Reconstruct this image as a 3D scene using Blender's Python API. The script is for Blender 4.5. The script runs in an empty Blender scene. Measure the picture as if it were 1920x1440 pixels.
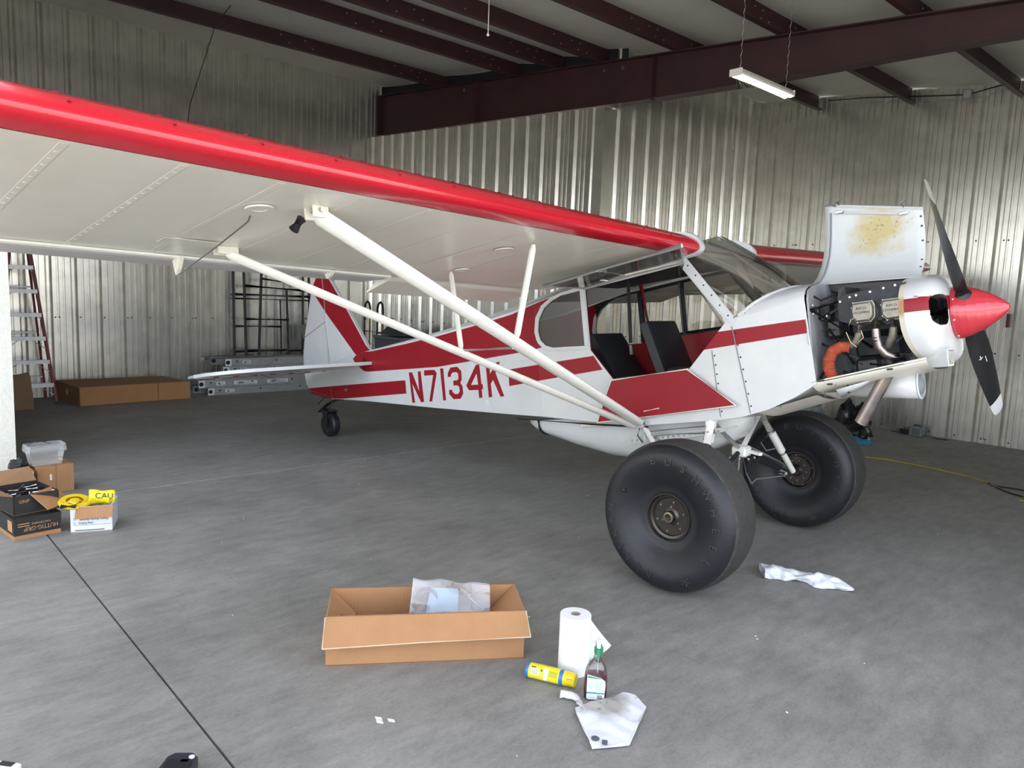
import bpy, bmesh, math, random
from mathutils import Vector, Matrix, noise
from mathutils.geometry import delaunay_2d_cdt
random.seed(7)
PI = math.pi
sc = bpy.context.scene
COL = sc.collection
R = math.radians

# ------------------------------------------------------------------ camera, sky, sun, exposure
cam_d = bpy.data.cameras.new('camera')
cam_d.sensor_width = 36.0
cam_d.lens = 1393.46 / 1920 * 36.0
cam_d.clip_start = 0.05
cam = bpy.data.objects.new('camera', cam_d)
COL.objects.link(cam)
_y, _p, _r = R(132.58 + 5.0), R(-6.9727), R(2.2334)
_F = Vector((math.cos(_p) * math.cos(_y), math.cos(_p) * math.sin(_y), math.sin(_p)))
_R0 = Vector((math.sin(_y), -math.cos(_y), 0))
_U0 = _R0.cross(_F)
_Rt = _R0 * math.cos(_r) + _U0 * math.sin(_r)
_U = _U0 * math.cos(_r) - _R0 * math.sin(_r)
_M = Matrix.Identity(4)
for i in range(3):
    _M[i][0], _M[i][1], _M[i][2] = _Rt[i], _U[i], -_F[i]
_M[0][3], _M[1][3], _M[2][3] = 2.4456, -4.4710, 1.6702
cam.matrix_world = _M
sc.camera = cam

SUN_DIR = Vector((-0.22, 0.50, 0.85)).normalized()      # towards the sun
w = bpy.data.worlds.new('sky')
sc.world = w
w.use_nodes = True
nt = w.node_tree
sky = nt.nodes.new('ShaderNodeTexSky')
sky.sky_type = 'NISHITA'
sky.sun_disc = False
sky.sun_elevation = math.asin(SUN_DIR.z)
sky.sun_rotation = math.atan2(SUN_DIR.x, SUN_DIR.y)
sky.air_density = 1.0
sky.dust_density = 2.5
sky.ozone_density = 1.0
hs = nt.nodes.new('ShaderNodeHueSaturation'); hs.inputs['Saturation'].default_value = 0.42
nt.links.new(sky.outputs[0], hs.inputs['Color']); nt.links.new(hs.outputs[0], nt.nodes['Background'].inputs[0])
nt.nodes['Background'].inputs[1].default_value = 0.58

sun_d = bpy.data.lights.new('sun', 'SUN')
sun_d.energy = 6.5
sun_d.angle = R(0.6)
sun_d.color = (1.0, 0.93, 0.80)
sun = bpy.data.objects.new('sun', sun_d)
COL.objects.link(sun)
sun.rotation_euler = SUN_DIR.to_track_quat('Z', 'Y').to_euler()
sun.location = (6, 10, 14)

sc.view_settings.view_transform = 'Standard'
sc.view_settings.look = 'None'
sc.view_settings.gamma = 1
sc.view_settings.use_curve_mapping = False
sc.view_settings.exposure = 0.9
try:
    sc.cycles.max_bounces = 10
    sc.cycles.diffuse_bounces = 5
    sc.cycles.transparent_max_bounces = 16
    sc.cycles.use_denoising = True
    sc.cycles.sample_clamp_indirect = 6
except Exception:
    pass

# ------------------------------------------------------------------ materials
MATS = {}
def newmat(name):
    m = bpy.data.materials.new(name); m.use_nodes = True
    MATS[name] = m
    return m, m.node_tree, m.node_tree.nodes['Principled BSDF']
def setp(b, **k):
    names = {'rough': 'Roughness', 'metal': 'Metallic', 'coat': 'Coat Weight', 'coatr': 'Coat Roughness', 'spec': 'Specular IOR Level', 'sheen': 'Sheen Weight', 'trans': 'Transmission Weight', 'ior': 'IOR', 'alpha': 'Alpha', 'sub': 'Subsurface Weight'}
    for a, v in k.items():
        b.inputs[names[a]].default_value = v
def mat(name, col, rough=0.5, metal=0.0, var=0.0, scale=8.0, bump=0.0, bscale=60.0, col2=None, stretch=None, **k):
    m, t, b = newmat(name)
    setp(b, rough=rough, metal=metal, **k)
    c = (col[0], col[1], col[2], 1)
    b.inputs['Base Color'].default_value = c
    if var > 0 or col2 or bump > 0:
        tc = t.nodes.new('ShaderNodeTexCoord'); mp = t.nodes.new('ShaderNodeMapping')
        t.links.new(tc.outputs['Object'], mp.inputs[0])
        if stretch: mp.inputs['Scale'].default_value = stretch
    if var > 0 or col2:
        n = t.nodes.new('ShaderNodeTexNoise'); n.inputs['Scale'].default_value = scale; n.inputs['Detail'].default_value = 6; n.inputs['Roughness'].default_value = 0.65
        t.links.new(mp.outputs[0], n.inputs['Vector'])
        r = t.nodes.new('ShaderNodeValToRGB')
        lo = col2 if col2 else tuple(x * (1 - var) for x in col)
        hi = col if col2 else tuple(min(1, x * (1 + var)) for x in col)
        r.color_ramp.elements[0].position = 0.32; r.color_ramp.elements[1].position = 0.68
        r.color_ramp.elements[0].color = (*lo, 1); r.color_ramp.elements[1].color = (*hi, 1)
        t.links.new(n.outputs['Fac'], r.inputs[0]); t.links.new(r.outputs[0], b.inputs['Base Color'])
    if bump > 0:
        n2 = t.nodes.new('ShaderNodeTexNoise'); n2.inputs['Scale'].default_value = bscale; n2.inputs['Detail'].default_value = 4
        t.links.new(mp.outputs[0], n2.inputs['Vector'])
        bp = t.nodes.new('ShaderNodeBump'); bp.inputs['Strength'].default_value = bump; bp.inputs['Distance'].default_value = 0.01
        t.links.new(n2.outputs['Fac'], bp.inputs['Height']); t.links.new(bp.outputs[0], b.inputs['Normal'])
    return m
def flutes(m, sc_=260, axis='X', amt=.10):
    t = m.node_tree; b = t.nodes['Principled BSDF']
    tc = t.nodes.new('ShaderNodeTexCoord'); wv = t.nodes.new('ShaderNodeTexWave'); wv.bands_direction = axis; wv.inputs['Scale'].default_value = sc_ / 6.283 * .5; wv.inputs['Distortion'].default_value = .6; wv.inputs['Detail'].default_value = 1
    t.links.new(tc.outputs['Object'], wv.inputs['Vector'])
    bp = t.nodes.new('ShaderNodeBump'); bp.inputs['Strength'].default_value = .35; bp.inputs['Distance'].default_value = .002
    t.links.new(wv.outputs['Fac'], bp.inputs['Height']); t.links.new(bp.outputs[0], b.inputs['Normal'])
def glass(name, tint, gloss=0.06, rough=0.02):
    m = bpy.data.materials.new(name); m.use_nodes = True; MATS[name] = m
    t = m.node_tree; t.nodes.clear()
    o = t.nodes.new('ShaderNodeOutputMaterial'); mx = t.nodes.new('ShaderNodeMixShader')
    tr = t.nodes.new('ShaderNodeBsdfTransparent'); gl = t.nodes.new('ShaderNodeBsdfGlossy'); lw = t.nodes.new('ShaderNodeLayerWeight')
    lw.inputs[0].default_value = 0.35; gl.inputs['Roughness'].default_value = rough
    tr.inputs[0].default_value = (*tint, 1)
    ma = t.nodes.new('ShaderNodeMath'); ma.operation = 'MULTIPLY_ADD'; ma.inputs[1].default_value = 0.6; ma.inputs[2].default_value = gloss
    t.links.new(lw.outputs['Fresnel'], ma.inputs[0]); t.links.new(ma.outputs[0], mx.inputs[0])
    t.links.new(tr.outputs[0], mx.inputs[1]); t.links.new(gl.outputs[0], mx.inputs[2]); t.links.new(mx.outputs[0], o.inputs[0])
    return m

WHITE = mat('white_paint', (.59, .60, .60), .32, var=.04, scale=5, bump=.02, bscale=14, coat=.25, coatr=.15)
FABRIC = mat('white_wing_fabric', (.74, .71, .63), .32, var=.05, scale=2.5, bump=.12, bscale=4, coat=.25, coatr=.2)
AILM = mat('greyer_aileron_fabric', (.56, .545, .535), .40, var=.05, scale=3, bump=.05, bscale=6)
CREAM = mat('cream_paint_and_bounce', (.78, .75, .66), .35, var=.06, scale=9, coat=.2)  # cream parts; on the lower cowl it paints in warm ground bounce
STRUTW = mat('strut_white_enamel', (.86, .84, .78), .28, var=.04, scale=20, coat=.4)
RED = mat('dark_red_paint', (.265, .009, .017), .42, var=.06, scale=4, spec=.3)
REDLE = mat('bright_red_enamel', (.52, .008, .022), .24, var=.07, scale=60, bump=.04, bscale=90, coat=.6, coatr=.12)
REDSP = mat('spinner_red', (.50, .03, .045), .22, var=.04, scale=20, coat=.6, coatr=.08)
REDIN = mat('red_interior', (.27, .012, .02), .45, var=.05, scale=6)
BLACKV = mat('black_vinyl', (.013, .014, .018), .42, var=.2, scale=20, bump=.1, bscale=40)
BLACK = mat('black_paint', (.012, .012, .014), .38, var=.15, scale=30)
BLACKP = mat('black_plastic', (.02, .02, .024), .35, var=.1, scale=30)
RUBBER = mat('tyre_rubber', (.012, .013, .017), .48, var=.2, scale=7, bump=.12, bscale=55)
LETR = mat('paler_lettering_rubber', (.036, .037, .042), .42, var=.3, scale=30)  # paler than the tyre rubber so the raised letters read
TREAD = mat('worn_tread_rubber', (.034, .032, .030), .75, var=.25, scale=25, bump=.15, bscale=120)
SCUFF = mat('scuffed_shoulder_rubber', (.050, .046, .040), .85, var=.35, scale=22, bump=.2, bscale=90)
HUBM = mat('bronze_grey_wheel_metal', (.075, .065, .060), .32, metal=.8, var=.15, scale=30)
STEEL = mat('bright_steel', (.55, .55, .54), .28, metal=.95, var=.1, scale=40)
ALU = mat('mill_aluminium', (.52, .53, .54), .42, metal=.85, var=.12, scale=14)
ALUC = mat('cast_aluminium', (.27, .25, .21), .40, metal=.6, var=.15, scale=35, bump=.1, bscale=120)
FIRE = mat('stainless_firewall', (.36, .37, .39), .42, metal=.35, var=.35, scale=9, stretch=(1, 1, .35))
EXH = mat('heat_tinted_exhaust', (.42, .33, .28), .30, metal=.9, col2=(.25, .24, .25), scale=14, var=.2)
EXHD = mat('grimy_exhaust', (.26, .24, .20), .5, metal=.7, var=.25, scale=22)
SCAT = mat('orange_duct_hose', (.40, .075, .035), .65, var=.15, scale=30)
DARKM = mat('dark_engine_metal', (.028, .030, .033), .5, metal=.4, var=.3, scale=20)
BRASS = mat('brass', (.34, .28, .17), .35, metal=.9, var=.1, scale=40)
WIREM = mat('steel_cable', (.22, .22, .21), .45, metal=.7, var=.1, scale=50)
MAROON = mat('maroon_primer_steel', (.036, .012, .014), .55, var=.25, scale=3)
GALV = mat('galvalume_sheet', (.80, .785, .735), .27, metal=.88, var=.10, scale=5)
INSUL = mat('grey_white_insulation_facing', (.60, .585, .54), .6, var=.05, scale=2)
CONC_OUT = mat('pale_concrete_apron', (.44, .415, .365), .8, var=.1, scale=1.5)
PLASTER = mat('white_textured_wall', (.82, .80, .71), .8, var=.06, scale=35, bump=.5, bscale=70)
CARD0 = mat('plain_cardboard', (.40, .205, .092), .85, var=.06, scale=6)
CARD = mat('corrugated_cardboard', (.40, .205, .092), .85, var=.06, scale=6, bump=.1, bscale=30)
CARDD = mat('brown_cardboard', (.30, .165, .082), .85, var=.08, scale=5)
flutes(CARD)
CARDIN = mat('cardboard_inside', (.35, .18, .082), .85, var=.06, scale=6)
CARDE = mat('pale_cardboard_edge', (.58, .44, .29), .9, var=.1, scale=40)
CARDK = mat('black_printed_cardboard', (.018, .017, .017), .55, var=.2, scale=12)
CARDW = mat('white_printed_cardboard', (.70, .71, .72), .6, var=.05, scale=20)
KRAFT = mat('kraft_paper', (.27, .165, .10), .9, var=.1, scale=8, bump=.2, bscale=14)
PAPER = mat('white_paper_towel', (.86, .86, .86), .95, var=.02, scale=40, bump=.45, bscale=140)
TUBEC = mat('cardboard_core', (.38, .30, .25), .9, var=.05, scale=20)
YEL = mat('yellow_plastic', (.78, .56, .015), .4, var=.06, scale=10)
YELT = mat('yellow_tape', (.80, .66, .01), .35, var=.05, scale=10)
YELP = mat('yellow_can_label', (.78, .66, .02), .35, var=.03, scale=30)
BLUEP = mat('blue_can_band', (.03, .16, .44), .3, var=.05, scale=30)
GREENP = mat('green_trigger_plastic', (.02, .22, .10), .35, var=.05, scale=30)
LABW = mat('white_label', (.78, .80, .80), .45, var=.03, scale=30)
LABG = mat('green_label_print', (.06, .28, .22), .45, var=.04, scale=30)
LABI = mat('pale_blue_print', (.30, .48, .56), .5, var=.04, scale=30)
INK = mat('black_ink', (.02, .02, .022), .6, var=.1, scale=40)
REDLIQ = mat('dark_red_liquid', (.12, .008, .022), .12, coat=.5)
INKO = mat('orange_tan_ink', (.50, .28, .12), .6, var=.06, scale=40)
ORNG = mat('orange_cloth', (.55, .16, .04), .7, var=.1, scale=20)
YELPAINT = mat('yellow_frame_paint', (.34, .25, .02), .5, var=.2, scale=12)
REDFG = mat('red_fibreglass', (.22, .022, .03), .5, var=.15, scale=14)
REDFG2 = mat('bright_red_fibreglass', (.40, .02, .03), .5, var=.1, scale=14)
RUST = mat('dark_scaffold_steel', (.085, .088, .092), .55, metal=.5, var=.3, scale=12)
GREYP = mat('grey_plastic', (.20, .22, .23), .5, var=.08, scale=10)
DKTARP = mat('dark_grey_tarp', (.055, .062, .07), .6, var=.2, scale=6, bump=.3, bscale=12)
BAGK = mat('black_bin_bag', (.010, .011, .014), .28, var=.2, scale=10, bump=.6, bscale=16)
BLUEC = mat('blue_cloth', (.03, .19, .31), .8, var=.12, scale=12, bump=.3, bscale=25)
GREYC = mat('pale_grey_rags', (.30, .33, .33), .85, col2=(.14, .17, .17), scale=12, var=.2, bump=.4, bscale=25)
CORDY = mat('yellow_extension_cord', (.42, .30, .05), .5, var=.1, scale=30)
CORDK = mat('black_cable', (.012, .012, .016), .5, var=.1, scale=30)
def milky(name, tint, milk, gloss, rough):
    m = glass(name, tint, gloss, rough); t = m.node_tree
    o = [n for n in t.nodes if n.type == 'OUTPUT_MATERIAL'][0]; src = o.inputs[0].links[0].from_socket
    mx = t.nodes.new('ShaderNodeMixShader'); mx.inputs[0].default_value = milk
    df = t.nodes.new('ShaderNodeBsdfDiffuse'); df.inputs[0].default_value = (.85, .86, .88, 1)
    t.links.new(src, mx.inputs[1]); t.links.new(df.outputs[0], mx.inputs[2]); t.links.new(mx.outputs[0], o.inputs[0])
    return m
CLEARP = milky('clear_plastic', (.90, .90, .88), .16, .05, .15)
BAGP = milky('clear_poly_bag', (.95, .95, .96), .17, .06, .12)
GLASSW = glass('tinted_cabin_acrylic', (.60, .575, .53), .05, .03)
GLASSS = glass('smoked_windshield', (.76, .75, .70), .05, .03)
GLASSC = glass('clear_bottle_plastic', (.93, .94, .94), .06, .04)
SEALM = mat('joint_sealant_pale', (.34, .335, .32), .8, var=.3, scale=14)
BULBCAP = mat('lamp_housing_white', (.70, .70, .68), .45, var=.03, scale=20)

def emis(name, col, s):
    m, t, b = newmat(name)
    b.inputs['Base Color'].default_value = (*col, 1)
    b.inputs['Emission Color'].default_value = (*col, 1)
    b.inputs['Emission Strength'].default_value = s
    return m
TUBE = emis('lamp_diffuser', (1.0, .93, .62), 1.5)

# floor: dark sealed concrete with broom marks and stains
def floor_mat():
    m, t, b = newmat('sealed_grey_concrete')
    tc = t.nodes.new('ShaderNodeTexCoord')
    def noi(scale, det, st):
        mp = t.nodes.new('ShaderNodeMapping'); mp.inputs['Scale'].default_value = st
        mp.inputs['Rotation'].default_value = (0, 0, R(35))
        t.links.new(tc.outputs['Object'], mp.inputs[0])
        n = t.nodes.new('ShaderNodeTexNoise'); n.inputs['Scale'].default_value = scale; n.inputs['Detail'].default_value = det; n.inputs['Roughness'].default_value = .7
        t.links.new(mp.outputs[0], n.inputs['Vector']); return n
    n1 = noi(1.1, 8, (1, 1, 1)); n2 = noi(14, 8, (1, .28, 1)); n3 = noi(90, 4, (1, .5, 1))
    def ramp(n, a, bb, c0, c1):
        r = t.nodes.new('ShaderNodeValToRGB'); e = r.color_ramp.elements
        e[0].position = a; e[1].position = bb; e[0].color = (*c0, 1); e[1].color = (*c1, 1)
        t.links.new(n.outputs['Fac'], r.inputs[0]); return r
    r1 = ramp(n1, .36, .66, (.204, .197, .182), (.298, .288, .267))
    r2 = ramp(n2, .30, .70, (.78, .78, .78), (1.16, 1.16, 1.16))
    r3 = ramp(n3, .30, .70, (.86, .86, .86), (1.12, 1.12, 1.12))
    def mul(a, bb):
        x = t.nodes.new('ShaderNodeMix'); x.data_type = 'RGBA'; x.blend_type = 'MULTIPLY'; x.inputs[0].default_value = 1
        t.links.new(a, x.inputs[6]); t.links.new(bb, x.inputs[7]); return x.outputs[2]
    n4 = noi(5, 3, (.35, 14, 1)); r4 = ramp(n4, .30, .345, (.62, .62, .62), (1, 1, 1))
    n5 = noi(.55, 2, (1, 1, 1)); r5 = ramp(n5, .40, .62, (0, 0, 0), (1, 1, 1))
    sx_ = t.nodes.new('ShaderNodeMix'); sx_.data_type = 'RGBA'; sx_.inputs[6].default_value = (1, 1, 1, 1)
    t.links.new(r5.outputs[0], sx_.inputs[0]); t.links.new(r4.outputs[0], sx_.inputs[7])
    c = mul(mul(mul(r1.outputs[0], r2.outputs[0]), r3.outputs[0]), sx_.outputs[2])
    t.links.new(c, b.inputs['Base Color'])
    b.inputs['Roughness'].default_value = .62
    bp = t.nodes.new('ShaderNodeBump'); bp.inputs['Strength'].default_value = .12; bp.inputs['Distance'].default_value = .004
    t.links.new(n3.outputs['Fac'], bp.inputs['Height']); t.links.new(bp.outputs[0], b.inputs['Normal'])
    return m
CONC = floor_mat()

def stained(name, base, stain, dark, cx, cy, cz, rad):
    """white surface with a dirty patch that belongs to the surface"""
    m, t, b = newmat(name)
    tc = t.nodes.new('ShaderNodeTexCoord')
    sep = t.nodes.new('ShaderNodeVectorMath'); sep.operation = 'SUBTRACT'; sep.inputs[1].default_value = (cx, cy, cz)
    t.links.new(tc.outputs['Object'], sep.inputs[0])
    ns = t.nodes.new('ShaderNodeTexNoise'); ns.inputs['Scale'].default_value = 7; ns.inputs['Detail'].default_value = 5
    t.links.new(tc.outputs['Object'], ns.inputs['Vector'])
    ln = t.nodes.new('ShaderNodeVectorMath'); ln.operation = 'LENGTH'; t.links.new(sep.outputs[0], ln.inputs[0])
    a = t.nodes.new('ShaderNodeMath'); a.operation = 'MULTIPLY_ADD'; a.inputs[1].default_value = rad * 1.7
    t.links.new(ns.outputs['Fac'], a.inputs[0]); t.links.new(ln.outputs['Value'], a.inputs[2])
    r = t.nodes.new('ShaderNodeMapRange'); r.inputs[1].default_value = rad * 1.95; r.inputs[2].default_value = rad * 1.35; r.inputs[3].default_value = 0; r.inputs[4].default_value = 1
    t.links.new(a.outputs[0], r.inputs[0])
    mx = t.nodes.new('ShaderNodeMix'); mx.data_type = 'RGBA'; mx.inputs[6].default_value = (*base, 1); mx.inputs[7].default_value = (*stain, 1)
    t.links.new(r.outputs[0], mx.inputs[0])
    n2 = t.nodes.new('ShaderNodeTexNoise'); n2.inputs['Scale'].default_value = 55; n2.inputs['Detail'].default_value = 4
    t.links.new(tc.outputs['Object'], n2.inputs['Vector'])
    r2 = t.nodes.new('ShaderNodeMapRange'); r2.inputs[1].default_value = .60; r2.inputs[2].default_value = .72; r2.inputs[3].default_value = 0; r2.inputs[4].default_value = .75
    t.links.new(n2.outputs['Fac'], r2.inputs[0])
    m2 = t.nodes.new('ShaderNodeMath'); m2.operation = 'MULTIPLY'
    ad = t.nodes.new('ShaderNodeMath'); ad.operation = 'MULTIPLY_ADD'; ad.inputs[1].default_value = .85; ad.inputs[2].default_value = .15
    t.links.new(r.outputs[0], ad.inputs[0]); t.links.new(ad.outputs[0], m2.inputs[0]); t.links.new(r2.outputs[0], m2.inputs[1])
    my = t.nodes.new('ShaderNodeMix'); my.data_type = 'RGBA'; my.inputs[7].default_value = (*dark, 1)
    t.links.new(m2.outputs[0], my.inputs[0]); t.links.new(mx.outputs[2], my.inputs[6])
    t.links.new(my.outputs[2], b.inputs['Base Color'])
    setp(b, rough=.45)
    return m

# ------------------------------------------------------------------ mesh helpers
def frame(d):
    d = Vector(d).normalized()
    a = Vector((0, 0, 1)) if abs(d.z) < .95 else Vector((1, 0, 0))
    u = d.cross(a).normalized(); v = u.cross(d).normalized()
    return u, v, d
class MB:
    def __init__(s): s.v = []; s.f = []; s.m = []
    def add(s, vs, fs, mi=0):
        o = len(s.v); s.v += [tuple(p) for p in vs]
        for f in fs: s.f.append(tuple(i + o for i in f)); s.m.append(mi)
        return s
    def hexa(s, p, mi=0):
        return s.add(p, [(0, 3, 2, 1), (4, 5, 6, 7), (0, 1, 5, 4), (1, 2, 6, 5), (2, 3, 7, 6), (3, 0, 4, 7)], mi)
    def box(s, c, d, rz=0.0, mi=0, M=None):
        x, y, z = d[0] / 2, d[1] / 2, d[2] / 2
        P = [Vector(q) for q in ((-x, -y, -z), (x, -y, -z), (x, y, -z), (-x, y, -z), (-x, -y, z), (x, -y, z), (x, y, z), (-x, y, z))]
        if M is not None: P = [M @ q for q in P]
        elif rz:
            m = Matrix.Rotation(rz, 3, 'Z'); P = [m @ q for q in P]
        return s.hexa([q + Vector(c) for q in P], mi)
    def bbox(s, c, d, b=.004, rz=0.0, mi=0):
        """box with bevelled vertical and horizontal edges"""
        x, y, z = d[0] / 2, d[1] / 2, d[2] / 2
        m = Matrix.Rotation(rz, 3, 'Z')
        rings = []
        for zz, k in ((-z, b), (-z + b, 0), (z - b, 0), (z, b)):
            xx, yy = x - k, y - k; c2 = b
            ring = [(-xx + c2, -yy), (xx - c2, -yy), (xx, -yy + c2), (xx, yy - c2), (xx - c2, yy), (-xx + c2, yy), (-xx, yy - c2), (-xx, -yy + c2)]
            rings.append([m @ Vector((a, q, zz)) + Vector(c) for a, q in ring])
        return s.loft(rings, True, True, mi)
    def loft(s, rings, closed=True, caps=False, mi=0):
        n = len(rings[0]); o = len(s.v)
        for r in rings: s.v += [tuple(p) for p in r]
        for i in range(len(rings) - 1):
            for j in range(n if closed else n - 1):
                k = (j + 1) % n
                s.f.append((o + i * n + j, o + i * n + k, o + (i + 1) * n + k, o + (i + 1) * n + j)); s.m.append(mi)
        if caps:
            s.f.append(tuple(o + j for j in reversed(range(n)))); s.m.append(mi)
            e = o + (len(rings) - 1) * n
            s.f.append(tuple(e + j for j in range(n))); s.m.append(mi)
        return s
    def tube(s, pts, r, n=8, mi=0, caps=True, closed=False):
        pts = [Vector(p) for p in pts]; rings = []
        rr = r if isinstance(r, (list, tuple)) else [r] * len(pts)
        u = v = None
        for i, p in enumerate(pts):
            if closed: d = pts[(i + 1) % len(pts)] - pts[i - 1]
            else: d = pts[min(i + 1, len(pts) - 1)] - pts[max(i - 1, 0)]
            d.normalize()
            if u is None: u, v, _ = frame(d)
            else:
                u = (u - d * u.dot(d)).normalized(); v = d.cross(u)
            rings.append([p + u * (math.cos(2 * PI * k / n) * rr[i]) + v * (math.sin(2 * PI * k / n) * rr[i]) for k in range(n)])
        if closed: rings.append(rings[0])
        return s.loft(rings, True, caps and not closed, mi)
    def etube(s, a, b, ra, rb, up, n=12, mi=0, taper=1.0):
        """elliptical (streamline) strut from a to b; ra along 'up' hint, rb across"""
        a = Vector(a); b = Vector(b); d = (b - a).normalized(); u = Vector(up); u = (u - d * u.dot(d)).normalized(); v = d.cross(u)
        rings = []
        for p, k in ((a, .55), (a + d * .03, 1), (b - d * .03, taper), (b, .55 * taper)):
            rings.append([p + u * (math.cos(2 * PI * i / n) * ra * k) + v * (math.sin(2 * PI * i / n) * rb * k) for i in range(n)])
        return s.loft(rings, True, True, mi)
    def lathe(s, prof, o, ax, n=24, mi=0, mis=None, a0=0.0):
        u, v, d = frame(ax); o = Vector(o); rings = []
        for r, h in prof:
            rings.append([o + d * h + u * (math.cos(a0 + 2 * PI * k / n) * r) + v * (math.sin(a0 + 2 * PI * k / n) * r) for k in range(n)])
        for i in range(len(rings) - 1):
            s.loft([rings[i], rings[i + 1]], True, False, mis[i] if mis else mi)
        return s
    def prism(s, poly, fn, t0, t1, mi=0):
        """poly: list of 2D; fn(a,b,t) -> 3D"""
        n = len(poly)
        A = [fn(a, b, t0) for a, b in poly]; B = [fn(a, b, t1) for a, b in poly]
        o = len(s.v); s.v += [tuple(p) for p in A + B]
        s.f.append(tuple(o + i for i in reversed(range(n)))); s.m.append(mi)
        s.f.append(tuple(o + n + i for i in range(n))); s.m.append(mi)
        for i in range(n):
            k = (i + 1) % n
            s.f.append((o + i, o + k, o + n + k, o + n + i)); s.m.append(mi)
        return s
    def cdt(s, outline, holes, paints, fn, extra=(), mi=0):
        """triangulated sheet; paints = [(poly, matindex)]; fn(a,b) -> 3D"""
        V = []; E = []
        def addp(poly, close=True):
            o = len(V)
            for p in poly: V.append(Vector((p[0], p[1])))
            for i in range(len(poly) if close else len(poly) - 1): E.append((o + i, o + (i + 1) % len(poly)))
        addp(outline)
        for h in holes: addp(h)
        for p, _ in paints: addp(p)
        for e in extra: addp(e, False)
        vs, es, fs = delaunay_2d_cdt(V, E, [], 0, 1e-5)[:3]
        o = len(s.v); s.v += [tuple(fn(p.x, p.y)) for p in vs]
        for f in fs:
            cx = sum(vs[i].x for i in f) / len(f); cy = sum(vs[i].y for i in f) / len(f)
            if not inpoly(cx, cy, outline) or any(inpoly(cx, cy, h) for h in holes): continue
            m_ = mi
            for p, k in paints:
                if inpoly(cx, cy, p): m_ = k
            s.f.append(tuple(o + i for i in f)); s.m.append(m_)
        return s
    def grid(s, nu, nv, fn, mi=0, skip=None, mifn=None):
        o = len(s.v)
        for i in range(nu + 1):
            for j in range(nv + 1): s.v.append(tuple(fn(i / nu, j / nv)))
        for i in range(nu):
            for j in range(nv):
                if skip and skip((i + .5) / nu, (j + .5) / nv): continue
                a = o + i * (nv + 1) + j
                s.f.append((a, a + nv + 1, a + nv + 2, a + 1)); s.m.append(mifn((i + .5) / nu, (j + .5) / nv) if mifn else mi)
        return s
    def ball(s, c, r, n=10, mi=0, sq=(1, 1, 1)):
        c = Vector(c); rings = []
        for i in range(n // 2 + 1):
            th = PI * i / (n // 2); rr = max(math.sin(th), .02)
            rings.append([c + Vector((rr * math.cos(2 * PI * k / n) * r * sq[0], rr * math.sin(2 * PI * k / n) * r * sq[1], math.cos(th) * r * sq[2])) for k in range(n)])
        return s.loft(rings, True, True, mi)
    def obj(s, name, mats, parent=None, smooth=35, loc=None, thick=0.0, recalc=False):
        me = bpy.data.meshes.new(name)
        me.from_pydata(s.v, [], s.f)
        mats = mats if isinstance(mats, (list, tuple)) else [mats]
        for m in mats: me.materials.append(m)
        if len(mats) > 1: me.polygons.foreach_set('material_index', s.m)
        if recalc:
            bm = bmesh.new(); bm.from_mesh(me); bmesh.ops.remove_doubles(bm, verts=bm.verts, dist=1e-5); bmesh.ops.recalc_face_normals(bm, faces=bm.faces); bm.to_mesh(me); bm.free()
        if smooth:
            me.polygons.foreach_set('use_smooth', [True] * len(me.polygons))
            me.set_sharp_from_angle(angle=R(smooth))
        me.update()
        o = bpy.data.objects.new(name, me); COL.objects.link(o)
        if thick:
            md = o.modifiers.new('thickness', 'SOLIDIFY'); md.thickness = thick; md.offset = 0
        if parent is not None: o.parent = parent
        if loc is not None: o.location = loc
        return o
def inpoly(x, y, P):
    c = False; n = len(P); j = n - 1
    for i in range(n):
        if (P[i][1] > y) != (P[j][1] > y) and x < (P[j][0] - P[i][0]) * (y - P[i][1]) / (P[j][1] - P[i][1]) + P[i][0]: c = not c
        j = i
    return c
def text_geo(txt, size, ext=0.0):
    cu = bpy.data.curves.new('lettering', 'FONT'); cu.body = txt; cu.size = size; cu.align_x = 'CENTER'; cu.align_y = 'CENTER'; cu.extrude = ext; cu.resolution_u = 2
    o = bpy.data.objects.new('lettering', cu)
    me = bpy.data.meshes.new_from_object(o)
    vs = [v.co.copy() for v in me.vertices]; fs = [tuple(p.vertices) for p in me.polygons]
    bpy.data.objects.remove(o); bpy.data.meshes.remove(me); bpy.data.curves.remove(cu)
    return vs, fs
def text_on(mb, txt, size, o, right, up, ext=0.0, mi=0, sx=1.0):
    vs, fs = text_geo(txt, size, ext); o = Vector(o); r = Vector(right).normalized(); u = Vector(up).normalized(); n = r.cross(u)
    mb.add([o + r * (p.x * sx) + u * p.y + n * p.z for p in vs], fs, mi)
def tag(o, label=None, cat=None, group=None, kind=None):
    if label: o['label'] = label
    if cat: o['category'] = cat
    if group: o['group'] = group
    if kind: o['kind'] = kind
    return o
def thing(name, label, cat, loc=(0, 0, 0), rz=0.0, group=None):
    o = bpy.data.objects.new(name, None); o.empty_display_size = .1; COL.objects.link(o)
    o.location = loc; o.rotation_euler = (0, 0, rz)
    return tag(o, label, cat, group)
def struct(o): o['kind'] = 'structure'; return o
def stuff(o): o['kind'] = 'stuff'; return o

# ------------------------------------------------------------------ the hangar shell (world axes = building axes)
XL, YN, YW, XS, XF = -9.33, 2.70, 6.25, -3.80, 3.4
XC, YC = -4.87, -3.405          # white wall end
YE = -3.62      # plane of the open hangar door, beside the camera
def ceil_z(x): return 5.19 - .0833 * (x + 9.3)
def RX(x): return ceil_z(x) - .2    # purlin underside

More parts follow.
